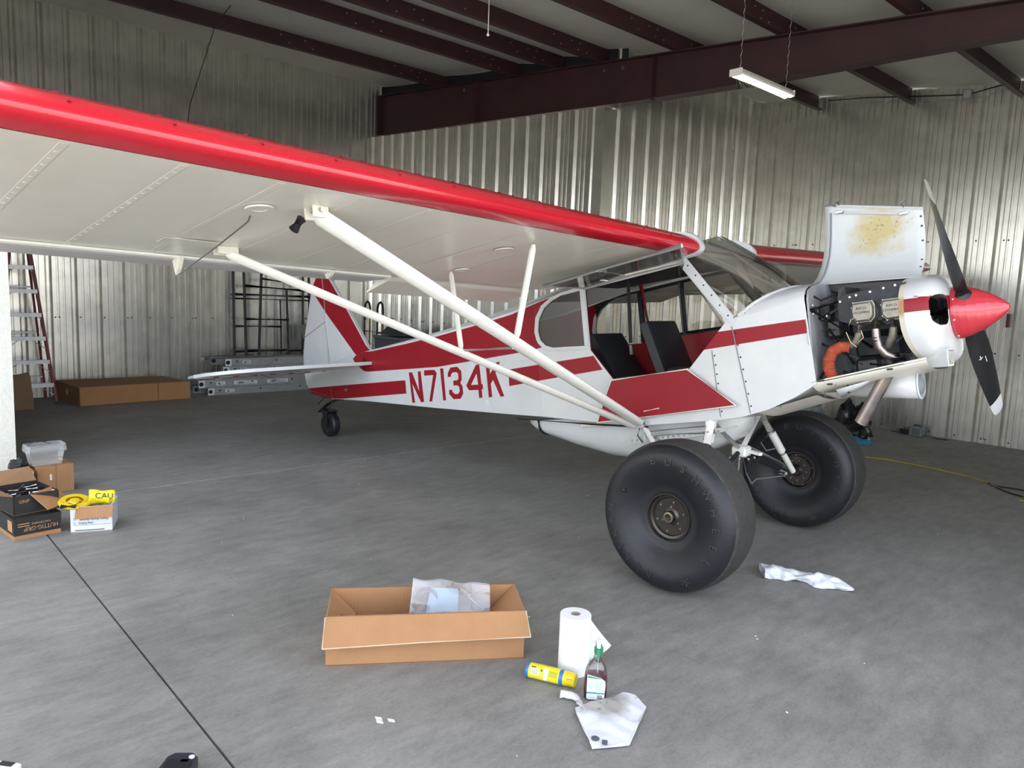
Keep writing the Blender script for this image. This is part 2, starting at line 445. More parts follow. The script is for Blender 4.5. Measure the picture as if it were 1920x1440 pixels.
# floor slabs with recessed joints
fl = bpy.data.objects.new('floor', None); COL.objects.link(fl); struct(fl)
JX, JY, G = -3.81, -3.53, .005
def slab(x0, x1, y0, y1, m=CONC, par=fl, name='slab'):
    b = MB(); b.box(((x0 + x1) / 2, (y0 + y1) / 2, -.06), (x1 - x0, y1 - y0, .12)); return b.obj(name, m, par, 0)
slab(XL - .2, JX - .012, JY + G, YW + .2); slab(JX + .012, XF, JY + G, YW + .2)
slab(XC - .02, JX - .012, -9.0, JY - G); slab(JX + .012, XF, -9.0, JY - G)
b = MB(); b.box(((XL + XF) / 2, -1.3, -.10), (XF - XL, 16.5, .12)); b.obj('base_slab', DARKM, fl, 0)
b = MB(); b.box((JX, 1.36, -.019), (.022, 9.7, .036)); b.obj('joint_sealant', SEALM, fl, 0)
ap = MB(); ap.box((0, -49.2, -.07), (140, 80, .12)); ap.box((XF + 33.5, 15.5, -.07), (67, 49, .12)); struct(ap.obj('ground_apron', CONC_OUT, None, 0))

def r_profile(sheet, flip):
    """one 0.914 m sheet: major ribs every 0.305 with two small ribs between; returns (u, depth)"""
    pts = []
    d = .042 if flip else .036; mr = .008 if flip else .003
    for k in range(3):
        u = k * .3048
        pts += [(u, 0), (u + .030, 0), (u + .058, d), (u + .088, d), (u + .116, 0), (u + .165, 0), (u + .173, mr), (u + .187, mr), (u + .195, 0), (u + .240, 0), (u + .248, mr), (u + .262, mr), (u + .270, 0)]
    pts.append((.9144, 0))
    return [(a, -q if flip else q) for a, q in pts]
def corr_wall(name, o, du, dn, length, top, groove=False, z0=0.0, m=GALV, screws=()):
    """o: start (x,y); du: unit along; dn: unit towards the room; top(x,y)->z"""
    root = bpy.data.objects.new(name, None); COL.objects.link(root); struct(root)
    n = int(math.ceil(length / .9144)); sb = MB()
    for k in range(n):
        mb = MB(); prev = None; A = []; Bq = []
        for u, q in r_profile(k, groove):
            uu = k * .9144 + u
            if uu > length + 1e-6: uu = length
            x = o[0] + du[0] * uu + dn[0] * q; y = o[1] + du[1] * uu + dn[1] * q
            A.append((x, y, z0)); Bq.append((x, y, top(x, y)))
            if u >= .9144 - 1e-6 or uu >= length: break
        mb.loft([A, Bq], False)
        mb.obj('metal_sheet', m, root, 0)
        for zs in screws:
            for u in (.14, .445, .75, .80):
                uu = k * .9144 + u
                if uu < length:
                    x = o[0] + du[0] * uu + dn[0] * .004; y = o[1] + du[1] * uu + dn[1] * .004
                    if zs < top(x, y) - .05: sb.lathe([(.001, .006), (.009, .004), (.011, -.004)], (x, y, zs), (dn[0], dn[1], 0), 6)
    if screws: stuff(sb.obj('screw', DARKM, root, 0))
    return root
corr_wall('wall_left', (XL, -3.9), (0, 1), (1, 0), YN + 4.1, lambda x, y: 5.215, True, screws=(.06, 1.1, 2.3))
corr_wall('wall_back', (XL, YN), (1, 0), (0, -1), 5.42, lambda x, y: 4.285 - (x + 9.17) * .0555, False, screws=(.06, 1.15, 2.6))
corr_wall('wall_step', (-3.90, YN + .20), (0, 1), (1, 0), YW - YN - .20, lambda x, y: 4.735, False, screws=(.06, 1.15, 2.6))
corr_wall('wall_right', (-3.90, YW), (1, 0), (0, -1), 7.3, lambda x, y: ceil_z(x) - .01, True, screws=(.06, 1.15, 2.55))
b = MB(); b.box((-6.6, YN + .26, 4.75), (5.6, .03, 1.3)); struct(b.obj('dark_blank_panel', DARKM, None, 0))  # added blank dark plane, closes the sky leak behind the rafter
b = MB(); b.box((XL - .1, YN + .15, 2.65), (.05, .5, 5.3)); struct(b.obj('dark_corner_closing', DARKM, None, 0))  # added dark closing at the corner, keeps sky out of the gap
# flashing at the outer corner of the step
b = MB(); b.loft([[(-4.06, YN - .012, 0), (-3.885, YN - .012, 0), (-3.885, YN + .21, 0)], [(-4.06, YN - .012, 3.99), (-3.885, YN - .012, 3.99), (-3.885, YN + .21, 3.99)]], False)
struct(b.obj('trim_1', GALV, None, 0, thick=.002))
b = MB(); b.box((XC - .06, (YC - 12) / 2, 2.6), (.12, 12 + YC, 5.2)); struct(b.obj('wall_front', PLASTER, None, 0))
b = MB(); b.box((XC - .125, YC - .004, 2.6), (.012, .02, 5.2)); struct(b.obj('trim_2', GALV, None, 0))
b = MB(); b.box(((XL + XC) / 2 - .06, YC - .10, 2.6), (XC - XL - .12, .06, 5.2)); struct(b.obj('wall_tail_side', GALV, None, 0))
b = MB(); b.box((XF + .05, (YW + 1.0) / 2, 2.05), (.1, YW - 1.0, 4.1)); struct(b.obj('wall_nose_side', GALV, None, 0))
b = MB(); b.box((XF + .05, (YE + 1.0) / 2, 4.09), (.1, 1.0 - YE, .12)); struct(b.obj('trim_4', GALV, None, 0))
# header over the wide open door, the nose-side wall stands open too
DH = 3.80
b = MB(); b.box(((XC + XF) / 2, YE, (DH + 4.75) / 2), (XF - XC, .12, 4.75 - DH)); struct(b.obj('wall_header', GALV, None, 0))
# ceiling: insulation facing in strips between purlins, each strip sagging a little
cl = bpy.data.objects.new('ceiling', None); COL.objects.link(cl); struct(cl)
PX = [-7.47, -5.73, -4.86, -4.09, -2.93, -1.655, -.42, .82, 2.07, 3.3]
edges = [XL - .1] + PX + [XF + .15]
for a, c in zip(edges[:-1], edges[1:]):
    mb = MB()
    mb.grid(8, 2, lambda u, v: (a + (c - a) * u, YE - .1 + (YW + .2 - YE) * v, ceil_z(a + (c - a) * u) + .015 - .035 * math.sin(PI * u)))
    mb.obj('insulation_strip', INSUL, cl, 60)
b = MB(); b.hexa([(XL - .2, YE - .2, ceil_z(XL) + .06), (XF + .2, YE - .2, ceil_z(XF) + .04), (XF + .2, YW + .3, ceil_z(XF) + .04), (XL - .2, YW + .3, ceil_z(XL) + .06), (XL - .2, YE - .2, ceil_z(XL) + .16), (XF + .2, YE - .2, ceil_z(XF) + .14), (XF + .2, YW + .3, ceil_z(XF) + .14), (XL - .2, YW + .3, ceil_z(XL) + .16)])
b.obj('roof_deck', DARKM, cl, 0)
# purlins (zee sections) and the tapered rafter
for i, px in enumerate(PX):
    zc = ceil_z(px); mb = MB()
    y0, y1 = YE, (YW - .02)
    prof = [(px - .065, zc), (px, zc), (px, zc - .2), (px + .065, zc - .2), (px + .065, zc - .18)]
    mb.loft([[(x, y0, z) for x, z in prof], [(x, y1, z) for x, z in prof]], False)
    p = struct(mb.obj('purlin', MAROON, None, 0, thick=.005))
    bb = MB()
    for yy in (.2, .55, 2.0, 2.3, 2.45, 3.1):
        for dz in (.05, .13):
            bb.lathe([(.001, .007), (.008, .005), (.009, 0)], (px + .003, yy - .05 + .12 * (dz > .1), zc - dz), (1, 0, 0), 6)
    bb.obj('bolt', STEEL, p, 0)
rf = MB(); YR = 2.78
bot = [(-9.2, 4.30), (-3.4, 3.985), (-1.6, 3.925), (.3, 3.90), (3.3, 3.80)]
for (xa, za), (xb, zb) in zip(bot[:-1], bot[1:]):
    ta, tb = RX(xa) - .004, RX(xb) - .004
    rf.hexa([(xa, YR - .005, za), (xb, YR - .005, zb), (xb, YR + .005, zb), (xa, YR + .005, za), (xa, YR - .005, ta), (xb, YR - .005, tb), (xb, YR + .005, tb), (xa, YR + .005, ta)])
    for z0, z1, t in ((za, zb, .012), (ta - .012, tb - .012, .012)):
        rf.hexa([(xa, YR - .09, z0), (xb, YR - .09, z1), (xb, YR + .09, z1), (xa, YR + .09, z0), (xa, YR - .09, z0 + t), (xb, YR - .09, z1 + t), (xb, YR + .09, z1 + t), (xa, YR + .09, z0 + t)])
raf = struct(rf.obj('rafter', MAROON, None, 0))
for xs in (-9.15, -6.45, -3.2, .9):
    mb = MB(); zb = 4.30 - (xs + 9.2) * .0543 if xs < -3.4 else 3.95; mb.box((xs, YR - .045, (zb + RX(xs)) / 2), (.012, .08, RX(xs) - zb - .03)); mb.obj('stiffener', MAROON, raf, 0)
for xs in (-4.0, -3.7, -6.8):
    mb = MB(); mb.lathe([(.012, 0), (.022, .002), (.022, .006), (.012, .008)], (xs, YR - .012, RX(xs) - .09), (0, -1, 0), 10); mb.obj('bolt', STEEL, raf, 0)

# ------------------------------------------------------------------ the aeroplane
PLANE = thing('light_aeroplane', 'white and red high-wing taildragger aeroplane on huge balloon tyres', 'aeroplane', (0, 0, 0), R(5.0))
TH = R(10.1315); XG, ZG, RAX = .0376, -1.0112, .4438
def B(x, y, z):
    """airframe axes (x forward of the wing's leading edge, y port, z above thrust line) -> ground frame of the aeroplane"""
    q, r = x - XG, z - ZG
    return (q * math.cos(TH) - r * math.sin(TH), y, q * math.sin(TH) + r * math.cos(TH) + RAX)
def part(mb, name, mats, smooth=35, parent=None, label=None, thick=0.0, recalc=False):
    o = mb.obj(name, mats, parent if parent is not None else PLANE, smooth, None, thick, recalc)
    if label: o['label'] = label
    return o
class AB(MB):
    """mesh builder in airframe axes"""
    def obj(s, name, mats, parent=None, smooth=35, loc=None, thick=0.0, recalc=False):
        s.v = [B(*p) for p in s.v]
        return MB.obj(s, name, mats, parent, smooth, loc, thick, recalc)
def fw(x):
    if x > .163: return .37 - (x - .163) * .022
    if x > -1.45: return .37
    if x < -4.79: return .036
    return .37 + (-1.45 - x) * (.036 - .37) / 3.34

BOT = [(-4.79, -.155), (-4.02, -.215), (-2.82, -.328), (-1.81, -.414), (-.944, -.501), (-.52, -.532), (0, -.516), (.157, -.502), (.331, -.463), (.5, -.398), (.629, -.328)]
TOP = [(.603, .165), (.163, .105), (-.15, .53), (-.20, .545), (-1.03, .482), (-1.70, .394), (-2.10, .363), (-2.72, .328), (-3.24, .31), (-3.85, .297), (-4.1, .285), (-4.79, .22)]
OUT = BOT + TOP
RWIN = [(-1.425, .21), (-1.405, .30), (-1.345, .375), (-1.26, .42), (-1.17, .445), (-.985, .455), (-.985, .055), (-1.29, .072), (-1.36, .095), (-1.41, .145)]
DOOR = [(-.945, .455), (-.945, .02), (-.770, -.206), (-.175, -.181), (.112, .095), (-.175, .495)]
LET = {"N": [[-3.224, 0.023], [-3.17, 0.021], [-3.082, -0.161], [-3.075, 0.022], [-3.028, 0.021], [-3.017, -0.265], [-3.069, -0.265], [-3.182, -0.086], [-3.165, -0.265], [-3.211, -0.265]], "7": [[-2.973, 0.025], [-2.81, 0.019], [-2.779, -0.014], [-2.888, -0.265], [-2.934, -0.264], [-2.836, -0.028], [-2.979, -0.024]], "1": [[-2.723, 0.023], [-2.674, 0.021], [-2.675, -0.264], [-2.718, -0.264]], "3": [[-2.62, -0.06], [-2.614, -0.025], [-2.568, 0.02], [-2.47, 0.02], [-2.417, -0.021], [-2.421, -0.095], [-2.445, -0.122], [-2.419, -0.153], [-2.418, -0.217], [-2.461, -0.26], [-2.563, -0.259], [-2.62, -0.212], [-2.617, -0.174], [-2.572, -0.176], [-2.568, -0.196], [-2.534, -0.216], [-2.49, -0.216], [-2.464, -0.193], [-2.468, -0.156], [-2.492, -0.141], [-2.547, -0.14], [-2.543, -0.097], [-2.485, -0.097], [-2.465, -0.081], [-2.467, -0.038], [-2.492, -0.026], [-2.541, -0.025], [-2.57, -0.042], [-2.571, -0.062]], "4": [[-2.208, 0.018], [-2.164, 0.016], [-2.159, -0.15], [-2.143, -0.151], [-2.143, -0.193], [-2.161, -0.193], [-2.161, -0.265], [-2.207, -0.264], [-2.207, -0.196], [-2.335, -0.193], [-2.366, -0.15]], "4h": [[-2.211, -0.056], [-2.204, -0.152], [-2.299, -0.149]], "K": [[-2.082, 0.021], [-2.035, 0.02], [-2.034, -0.074], [-1.945, 0.015], [-1.895, 0.016], [-1.965, -0.071], [-1.881, -0.266], [-1.931, -0.266], [-2.004, -0.124], [-2.036, -0.155], [-2.034, -0.265], [-2.079, -0.265]]}
RIMP = [(-1.465, .205), (-1.44, .315), (-1.37, .40), (-1.275, .447)]
P_UP = [(-3.965, .084), (-2.76, .04), (-1.616, .069), (-1.40, .083), (-1.45, .145)] + RIMP + [(-1.70, .376), (-2.10, .346), (-2.72, .312), (-3.24, .295), (-3.85, .284), (-4.06, .292), (-4.15, .284), (-4.245, .24), (-4.206, .192), (-4.10, .125), (-4.03, .094)]
P_LO = [(-4.788, -.018), (-3.296, -.046), (-3.298, -.173), (-4.55, -.167), (-4.788, -.1535)]
P_MID = [(-1.804, -.055), (-.924, -.023), (-.856, -.128), (-1.809, -.187)]
P_BOOT = [(-.20, .005), (.049, .038), (.5995, .048), (.6005, -.032), (-.054, -.065), (-.30, -.085)]
for s_, nm in ((-1, 'fuselage_side'), (1, 'fuselage_side')):
    paints = [(P_UP, 1), (P_LO, 1), (P_MID, 1), (P_BOOT, 1)]
    if s_ < 0:
        paints += [(LET[k], 1) for k in 'N7134K'] + [(LET['4h'], 0)]
        holes = [RWIN, DOOR]
    else:
        holes = [RWIN, [(-.935, .455), (-.935, .075), (-.60, .095), (-.60, .475)], [(-.57, .478), (-.57, .097), (.075, .105), (-.19, .492)]]
    ab = AB()
    ab.cdt(OUT, holes, paints, lambda x, z: (x, s_ * fw(x), z), extra=[[(-1.45, -.44), (-1.45, .43)], [(-3.1, -.29), (-3.1, .31)]])
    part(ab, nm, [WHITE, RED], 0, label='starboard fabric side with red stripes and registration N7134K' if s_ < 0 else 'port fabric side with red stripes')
# inner lining of both sides
for s_ in (-1, 1):
    ab = AB()
    LIN = [(-1.40, -.44), (-.52, -.515), (.3, -.45), (.55, -.36), (.55, .13), (.163, .10), (-.16, .515), (-1.1, .468), (-1.40, .42)]
    holes = [RWIN, DOOR] if s_ < 0 else [RWIN, [(-.935, .455), (-.935, .075), (-.60, .095), (-.60, .475)], [(-.57, .478), (-.57, .097), (.075, .105), (-.19, .492)]]
    ab.cdt(LIN, holes, [([(-1.4, -.45), (.56, -.52), (.56, .10), (-.3, .085), (-1.4, .05)], 1)], lambda x, z: (x, s_ * (fw(x) - .014), z))
    part(ab, 'cabin_lining', [BLACKV, REDIN], 0, label='red and black cabin lining')
# belly, turtle deck
ab = AB(); ab.grid(len(BOT) - 1, 2, lambda u, v: (lambda p: (p[0], fw(p[0]) * (2 * v - 1), p[1] - .02 * (1 - abs(2 * v - 1))))(BOT[round(u * (len(BOT) - 1))])); part(ab, 'belly_skin', WHITE, 40)
DK = [(-1.03, .482), (-1.70, .394), (-2.10, .363), (-2.72, .328), (-3.24, .31), (-3.85, .297), (-4.1, .285), (-4.79, .22)]
def deck(u, v):
    x, z = DK[round(u * (len(DK) - 1))]; k = 1 - abs(2 * v - 1); y = fw(x) * (2 * v - 1)
    up = .13 * (1 if x > -1.1 else max(.12, (x + 4.3) / 3.2))
    return (x, y, z + up * math.sin(k * PI / 2))
ab = AB(); ab.grid(len(DK) - 1, 8, deck); part(ab, 'turtle_deck', WHITE, 40)
# cabin floor and bulkhead behind the rear seat
ab = AB(); ab.box((-.45, 0, -.44), (1.7, .70, .02)); part(ab, 'cabin_floor', BLACKV, 0)
ab = AB(); ab.hexa([(-1.44, -.34, -.40), (-1.42, -.34, -.40), (-1.42, .34, -.40), (-1.44, .34, -.40), (-1.44, -.34, .05), (-1.42, -.34, .05), (-1.42, .34, .05), (-1.44, .34, .05)]); part(ab, 'baggage_bulkhead', REDIN, 0)
# window glass and white frame of the rear windows
for s_ in (-1, 1):
    ab = AB(); ab.cdt(RWIN, [], [], lambda x, z: (x, s_ * (fw(x) - .004), z)); part(ab, 'window_pane', GLASSW, 0, label='tinted rear quarter window')
    fr = AB(); n = len(RWIN)
    cx, cz = -1.18, .25
    outr = [(cx + (x - cx) * 1.0 + (-.022 if x < cx - .1 else (.03 if x > -1.0 else 0)), z + (.022 if z > cz + .05 else (-.022 if z < cz - .08 else 0))) for x, z in RWIN]
    ring0 = [(x, s_ * (fw(x) + .001), z) for x, z in outr]; ring1 = [(x, s_ * (fw(x) + .009), z) for x, z in outr]
    ring2 = [(x, s_ * (fw(x) + .009), z) for x, z in RWIN]; ring3 = [(x, s_ * (fw(x) - .006), z) for x, z in RWIN]
    fr.loft([ring0, ring1, ring2, ring3], True); part(fr, 'window_frame', WHITE, 30)
for q in ([(-.935, .455), (-.935, .075), (-.60, .095), (-.60, .475)], [(-.57, .478), (-.57, .097), (.075, .105), (-.19, .492)]):
    ab = AB(); ab.cdt(q, [], [], lambda x, z: (x, fw(x) - .004, z)); part(ab, 'window_pane', GLASSW, 0, label='port cabin window')
    ab = AB(); ab.tube([(x, fw(x) - .02, z) for x, z in q], .011, 6, closed=True); part(ab, 'window_frame', BLACK, 30, label='black frame of port cabin window')
# white door post and header around the open door
ab = AB(); ab.box((-.966, -.375, .262), (.036, .022, .415)); part(ab, 'door_post', WHITE, 0)
ab = AB(); ab.tube([(-.95, -.378, .462), (-.175, -.378, .513)], .011, 6); part(ab, 'door_hinge', CREAM, 30)
ab = AB(); ab.tube([(-.765, -.382, -.206), (-.175, -.382, -.180)], .008, 6); part(ab, 'door_hinge', CREAM, 30)
# windshield pillar strips with screws
for s_ in (-1, 1):
    ab = AB(); q = [(.185, .098), (.158, .075), (.128, .098), (-.175, .510), (-.145, .545), (-.118, .530)]
    ab.prism(q, lambda x, z, t: (x, s_ * (fw(x) + t), z), -.002, .006)
    pl = part(ab, 'windshield_pillar', WHITE, 0)
    sc_ = AB()
    for k in range(6):
        t = .06 + k * .17; sc_.lathe([(.0005, .004), (.005, .003), (.006, 0)], (.150 + (-.137 - .150) * t, s_ * (fw(0) + .006), .105 + (.52 - .105) * t), (0, s_, 0), 6)
    stuff(sc_.obj('screw', DARKM, pl, 0))

# boot cowl: ruled between the windshield rim and the firewall arc
def rim(v):      # v 0 starboard side .. 1 port side
    t = abs(2 * v - 1); s_ = -1 if v < .5 else 1
    tab = [(0, .455, 0, .268), (.25, .445, .10, .265), (.45, .41, .20, .250), (.62, .35, .285, .222), (.78, .275, .342, .178), (.90, .21, .364, .132), (1, .163, .37, .105)]
    for (a, x0, y0, z0), (c, x1, y1, z1) in zip(tab[:-1], tab[1:]):
        if t <= c:
            k = (t - a) / (c - a); return Vector((x0 + (x1 - x0) * k, s_ * (y0 + (y1 - y0) * k), z0 + (z1 - z0) * k))
    return Vector((.163, s_ * .37, .105))
def farc(v):
    t = abs(2 * v - 1); s_ = -1 if v < .5 else 1
    tab = [(0, 0, .262), (.25, .11, .260), (.45, .20, .254), (.62, .28, .240), (.78, .332, .216), (.90, .353, .190), (1, .360, .165)]
    for (a, y0, z0), (c, y1, z1) in zip(tab[:-1], tab[1:]):
        if t <= c:
            k = (t - a) / (c - a); return Vector((.603, s_ * (y0 + (y1 - y0) * k), z0 + (z1 - z0) * k))
    return Vector((.603, s_ * .36, .165))
ab = AB(); ab.grid(4, 36, lambda u, v: rim(v).lerp(farc(v), u) + Vector((0, 0, .010 * math.sin(PI * u) * (1 - abs(2 * v - 1))))); part(ab, 'boot_cowl', WHITE, 40)
ab = AB(); ab.tube([rim(v / 36) + Vector((.004, 0, .003)) for v in range(37)], .010, 6); part(ab, 'windshield_rim', WHITE, 40)
ab = AB()
for (a, c) in (((.148, .061), (.218, -.48)), ((.0, -.075), (.018, -.495))):
    ab.hexa([(a[0] - .003, -(fw(a[0]) + .0005), a[1]), (a[0] + .003, -(fw(a[0]) + .0005), a[1]), (c[0] + .003, -(fw(c[0]) + .0005), c[1]), (c[0] - .003, -(fw(c[0]) + .0005), c[1]),
             (a[0] - .003, -(fw(a[0]) + .002), a[1]), (a[0] + .003, -(fw(a[0]) + .002), a[1]), (c[0] + .003, -(fw(c[0]) + .002), c[1]), (c[0] - .003, -(fw(c[0]) + .002), c[1])])
part(ab, 'panel_seam', GREYP, 0)
ab = AB()
for k in range(7):
    for (a, c, ox) in (((.148, .061), (.218, -.48), .013), ((.0, -.075), (.018, -.495), .013)):
        t = .08 + k * .14; x = a[0] + (c[0] - a[0]) * t + ox; z = a[1] + (c[1] - a[1]) * t
        ab.lathe([(.0005, .003), (.005, .002), (.006, 0)], (x, -fw(x), z), (0, -1, 0), 6)
for v in range(2, 15):
    p = rim(v / 36) + Vector((.022, -.003, -.005)); ab.ball(p, .0035, 6)
stuff(part(ab, 'rivet', DARKM, 0))
# windshield glass: rim -> wing root / skylight edge
def wtop(v):
    t = abs(2 * v - 1); s_ = -1 if v < .5 else 1
    return Vector((-.04 - .10 * t * t, s_ * .37 * t, .685 - .155 * t ** 2.2))
def wmid(v):
    t = abs(2 * v - 1); s_ = -1 if v < .5 else 1
    return Vector((.245 - .235 * t ** 2, s_ * .37 * (1 - (1 - t) ** 1.25), .462 - .142 * t ** 2))
def wsh(u, v):
    a, m_, c = rim(v), wmid(v), wtop(v)
    return a * ((1 - u) * (1 - 2 * u)) + m_ * (4 * u * (1 - u)) + c * (u * (2 * u - 1))
ab = AB(); ab.grid(8, 36, wsh); part(ab, 'windshield', GLASSS, 60)
ab = AB(); ab.grid(6, 10, lambda u, v: (-.04 - 1.1 * u - .10 * abs(2 * v - 1) ** 2 * (1 - u), .37 * (2 * v - 1), .685 - .155 * abs(2 * v - 1) ** 2.2 - .03 * u)); part(ab, 'skylight', GLASSS, 60)
# cabin tubes
ab = AB(); ab.tube([(-.09, -.28, .575), (.351, -.10, .278)], .013, 8); part(ab, 'cabin_brace', CREAM, 40)
ab = AB(); ab.tube([(-.10, .22, .61), (.351, -.06, .285)], .011, 8); part(ab, 'cabin_brace', CREAM, 40)
ab = AB(); ab.tube([(-.09, -.36, .585), (-.09, .36, .585)], .014, 8); part(ab, 'spar_carry_through', CREAM, 40)
ab = AB(); ab.tube([(-.93, .33, .55), (-.86, .34, -.10)], .017, 8); part(ab, 'cabin_post', REDIN, 40, label='red cabin post beside the rear seat')
ab = AB(); ab.tube([(.10, .34, .10), (-.09, .34, .57)], .013, 8); part(ab, 'cabin_post', REDIN, 40)
ab = AB(); ab.prism([(-.80, .545), (-.77, .545), (-.80, .05), (-.83, .05)], lambda x, z, t: (x, -.05 + t, z), 0, .004); ab.box((-.815, -.05, -.0), (.022, .012, .07), mi=1); part(ab, 'shoulder_belt', [BLACKV, STEEL], 0)
ab = AB(); ab.box((-.62, 0, .535), (1.0, .66, .05)); part(ab, 'headliner', BLACKV, 0)
# instrument panel, glare shield and hanging wiring
ab = AB(); ab.hexa([(.20, -.30, -.05), (.34, -.30, -.05), (.34, .30, -.05), (.20, .30, -.05), (.22, -.27, .20), (.40, -.22, .235), (.40, .22, .235), (.22, .27, .20)]); part(ab, 'instrument_panel', BLACKV, 30)
ab = AB()
for (y, z, r) in ((-.18, .13, .04), (-.08, .13, .04), (.03, .14, .04), (.14, .13, .04)): ab.lathe([(r, 0), (r, .012), (r * .85, .014), (.001, .010)], (.212, y, z), (-1, 0, .05), 14)
part(ab, 'gauge', BLACKP, 30)
ab = AB(); ab.bbox((.12, .16, .33), (.05, .14, .10), .01); ab.bbox((.16, .24, .30), (.07, .06, .14), .01); part(ab, 'radio_box', BLACKP, 30)
ab = AB()
for k in range(4):
    ab.tube([(.14 + .02 * k, .14 - .03 * k, .36), (.20, .05 + .03 * k, .42 - .02 * k), (.27, -.03, .36 - .02 * k), (.24, .02 * k, .25)], .005, 5)
part(ab, 'wiring', CORDK, 40)
# seats
def seat(name, xb, zb, xt, zt, yw, label):
    d = Vector((xt - xb, 0, zt - zb)); n = Vector((d.z, 0, -d.x)).normalized()
    if n.x < 0: n = -n
    ab = AB(); rings = []
    for t, k in ((-.02, .90), (.02, 1), (.5, 1.0), (.95, .98), (1.0, .90)):
        p = Vector((xb, 0, zb)) + d * t; th = .04 * k; yy = yw * (1 if t < .9 else .97)
        ring = []
        for (a, q) in ((-.8, -1), (.8, -1), (1, -.9), (1, .9), (.8, 1), (-.8, 1), (-1, .9), (-1, -.9)):
            ring.append(p + n * (th * a) + Vector((0, yy * q, 0)))
        rings.append(ring)
    ab.loft(rings, True, True)
    part(ab, 'seat_back', BLACKV, 40, label=label)
    ab = AB(); ab.bbox((xb + .21, 0, zb - .10), (.42, yw * 2, .09), .02); part(ab, 'seat_cushion', BLACKV, 30)
seat('front', -.485, -.20, -.600, .172, .20, 'black vinyl front seat back')
seat('rear', -.88, -.24, -1.075, .130, .20, 'black vinyl rear seat back')
# opened lower door, hanging down on the outside, red face out
ab = AB(); LD = [(-.767, -.209), (-.169, -.178), (.146, -.427), (-.92, -.500)]
ab.prism(LD, lambda x, z, t: (x, -.392 - t, z), 0, .012); ld = part(ab, 'lower_door', RED, 0, label='lower half of cabin door hanging open, red inner face')
ab = AB()
for (p, q) in zip(LD, LD[1:] + LD[:1]): ab.tube([(p[0], -.405, p[1]), (q[0], -.405, q[1])], .0045, 5)
part(ab, 'door_edge', CREAM, 0, parent=ld)
ab = AB(); ab.tube([(-.52, -.408, -.435), (-.40, -.408, -.42)], .004, 5); part(ab, 'door_latch', CREAM, 0, parent=ld)
# opened upper door: clear panel folded up under the wing
UD = [Vector((-.934, -.385, .462)), Vector((-.168, -.385, .514)), Vector((.135, -.865, .527)), Vector((-.925, -.845, .463))]
ab = AB(); ab.hexa([p for p in UD] + [p + Vector((0, 0, .004)) for p in UD]); ud = part(ab, 'upper_door', GLASSC, 0, label='clear upper half of cabin door folded up under the wing')
ab = AB(); ab.tube([UD[3], UD[2]], .014, 6); part(ab, 'door_rail', WHITE, 30, parent=ud)
ab = AB(); ab.tube([UD[3], UD[0]], .007, 6); part(ab, 'door_rail', CREAM, 30, parent=ud)
mA = UD[0].lerp(UD[1], .52); mB = UD[3].lerp(UD[2], .42)
ab = AB(); ab.tube([UD[0], UD[0].lerp(UD[1], .5) + Vector((0, -.09, 0)), UD[1]], .007, 6); part(ab, 'door_rail', CREAM, 30, parent=ud)
ab = AB(); ab.tube([mA + Vector((0, -.08, 0)), mB], .007, 6); part(ab, 'door_rail', CREAM, 30, parent=ud)
ab = AB(); ab.hexa([UD[1], UD[2], UD[2] + Vector((-.02, 0, 0)), UD[1] + Vector((-.02, 0, 0)), UD[1] + Vector((.0, 0, -.10)), UD[2] + Vector((0, .01, -.10)), UD[2] + Vector((-.004, .01, -.10)), UD[1] + Vector((-.004, 0, -.10))]); part(ab, 'door_lip', GLASSC, 0, parent=ud)
ab = AB(); ab.tube([(-.62, -.60, .47) , (-.60, -.66, .455), (-.57, -.62, .45), (-.60, -.58, .455)], .003, 5, closed=True); part(ab, 'door_pull_ring', STEEL, 30, parent=ud)

# ---- wings
AFU = [(0, 2.6), (.4, 4.0), (1.25, 5.2), (2.5, 6.4), (5, 8.0), (8, 9.2), (12, 10.3), (20, 11.5), (30, 11.7), (40, 11.3), (50, 10.3), (60, 8.9), (70, 7.1), (80, 5.0), (84.5, 4.0), (90, 2.7), (100, .4)]
AFL = [(0, 2.6), (.4, 1.6), (1.25, .95), (2.5, .55), (4.5, .22), (6.3, .10), (10, .02), (20, 0), (40, 0), (60, 0), (84.5, 0), (90, 0), (100, 0)]
CH = 1.6; ZLE, INC, DIH = .5277, .0195, .0325
def wp(xc, y, zoff=0.0): return (xc, y, ZLE + INC * xc + DIH * abs(y) + zoff)
def sag(y, xc):
    if abs(y) > 5.1: return 0
    k = abs(math.sin(PI * (abs(y) - .42) / .3505)); return .006 * k * math.sin(PI * min(1, max(0, (-xc - .1) / 1.3)))
ys = [.405 + (5.06 - .405) * i / 53 for i in range(54)]
def tipscale(y): return 1.0 if y < 5.06 else math.sqrt(max(.02, 1 - ((y - 5.06) / .32) ** 2))
allys = ys + [5.14, 5.22, 5.29, 5.345, 5.375]
CUT = 84.5
def wring(y, s_, pts):
    k = tipscale(y); out = []
    for c, z in pts:
        xc = -c / 100 * CH; x = -.8 + (xc + .8) * (.35 + .65 * k if y > 5.06 else 1)
        zz = z / 100 * CH * (k if y > 5.06 else 1) + (1 - k) * .05
        out.append(wp(x, s_ * y, zz))
    return out
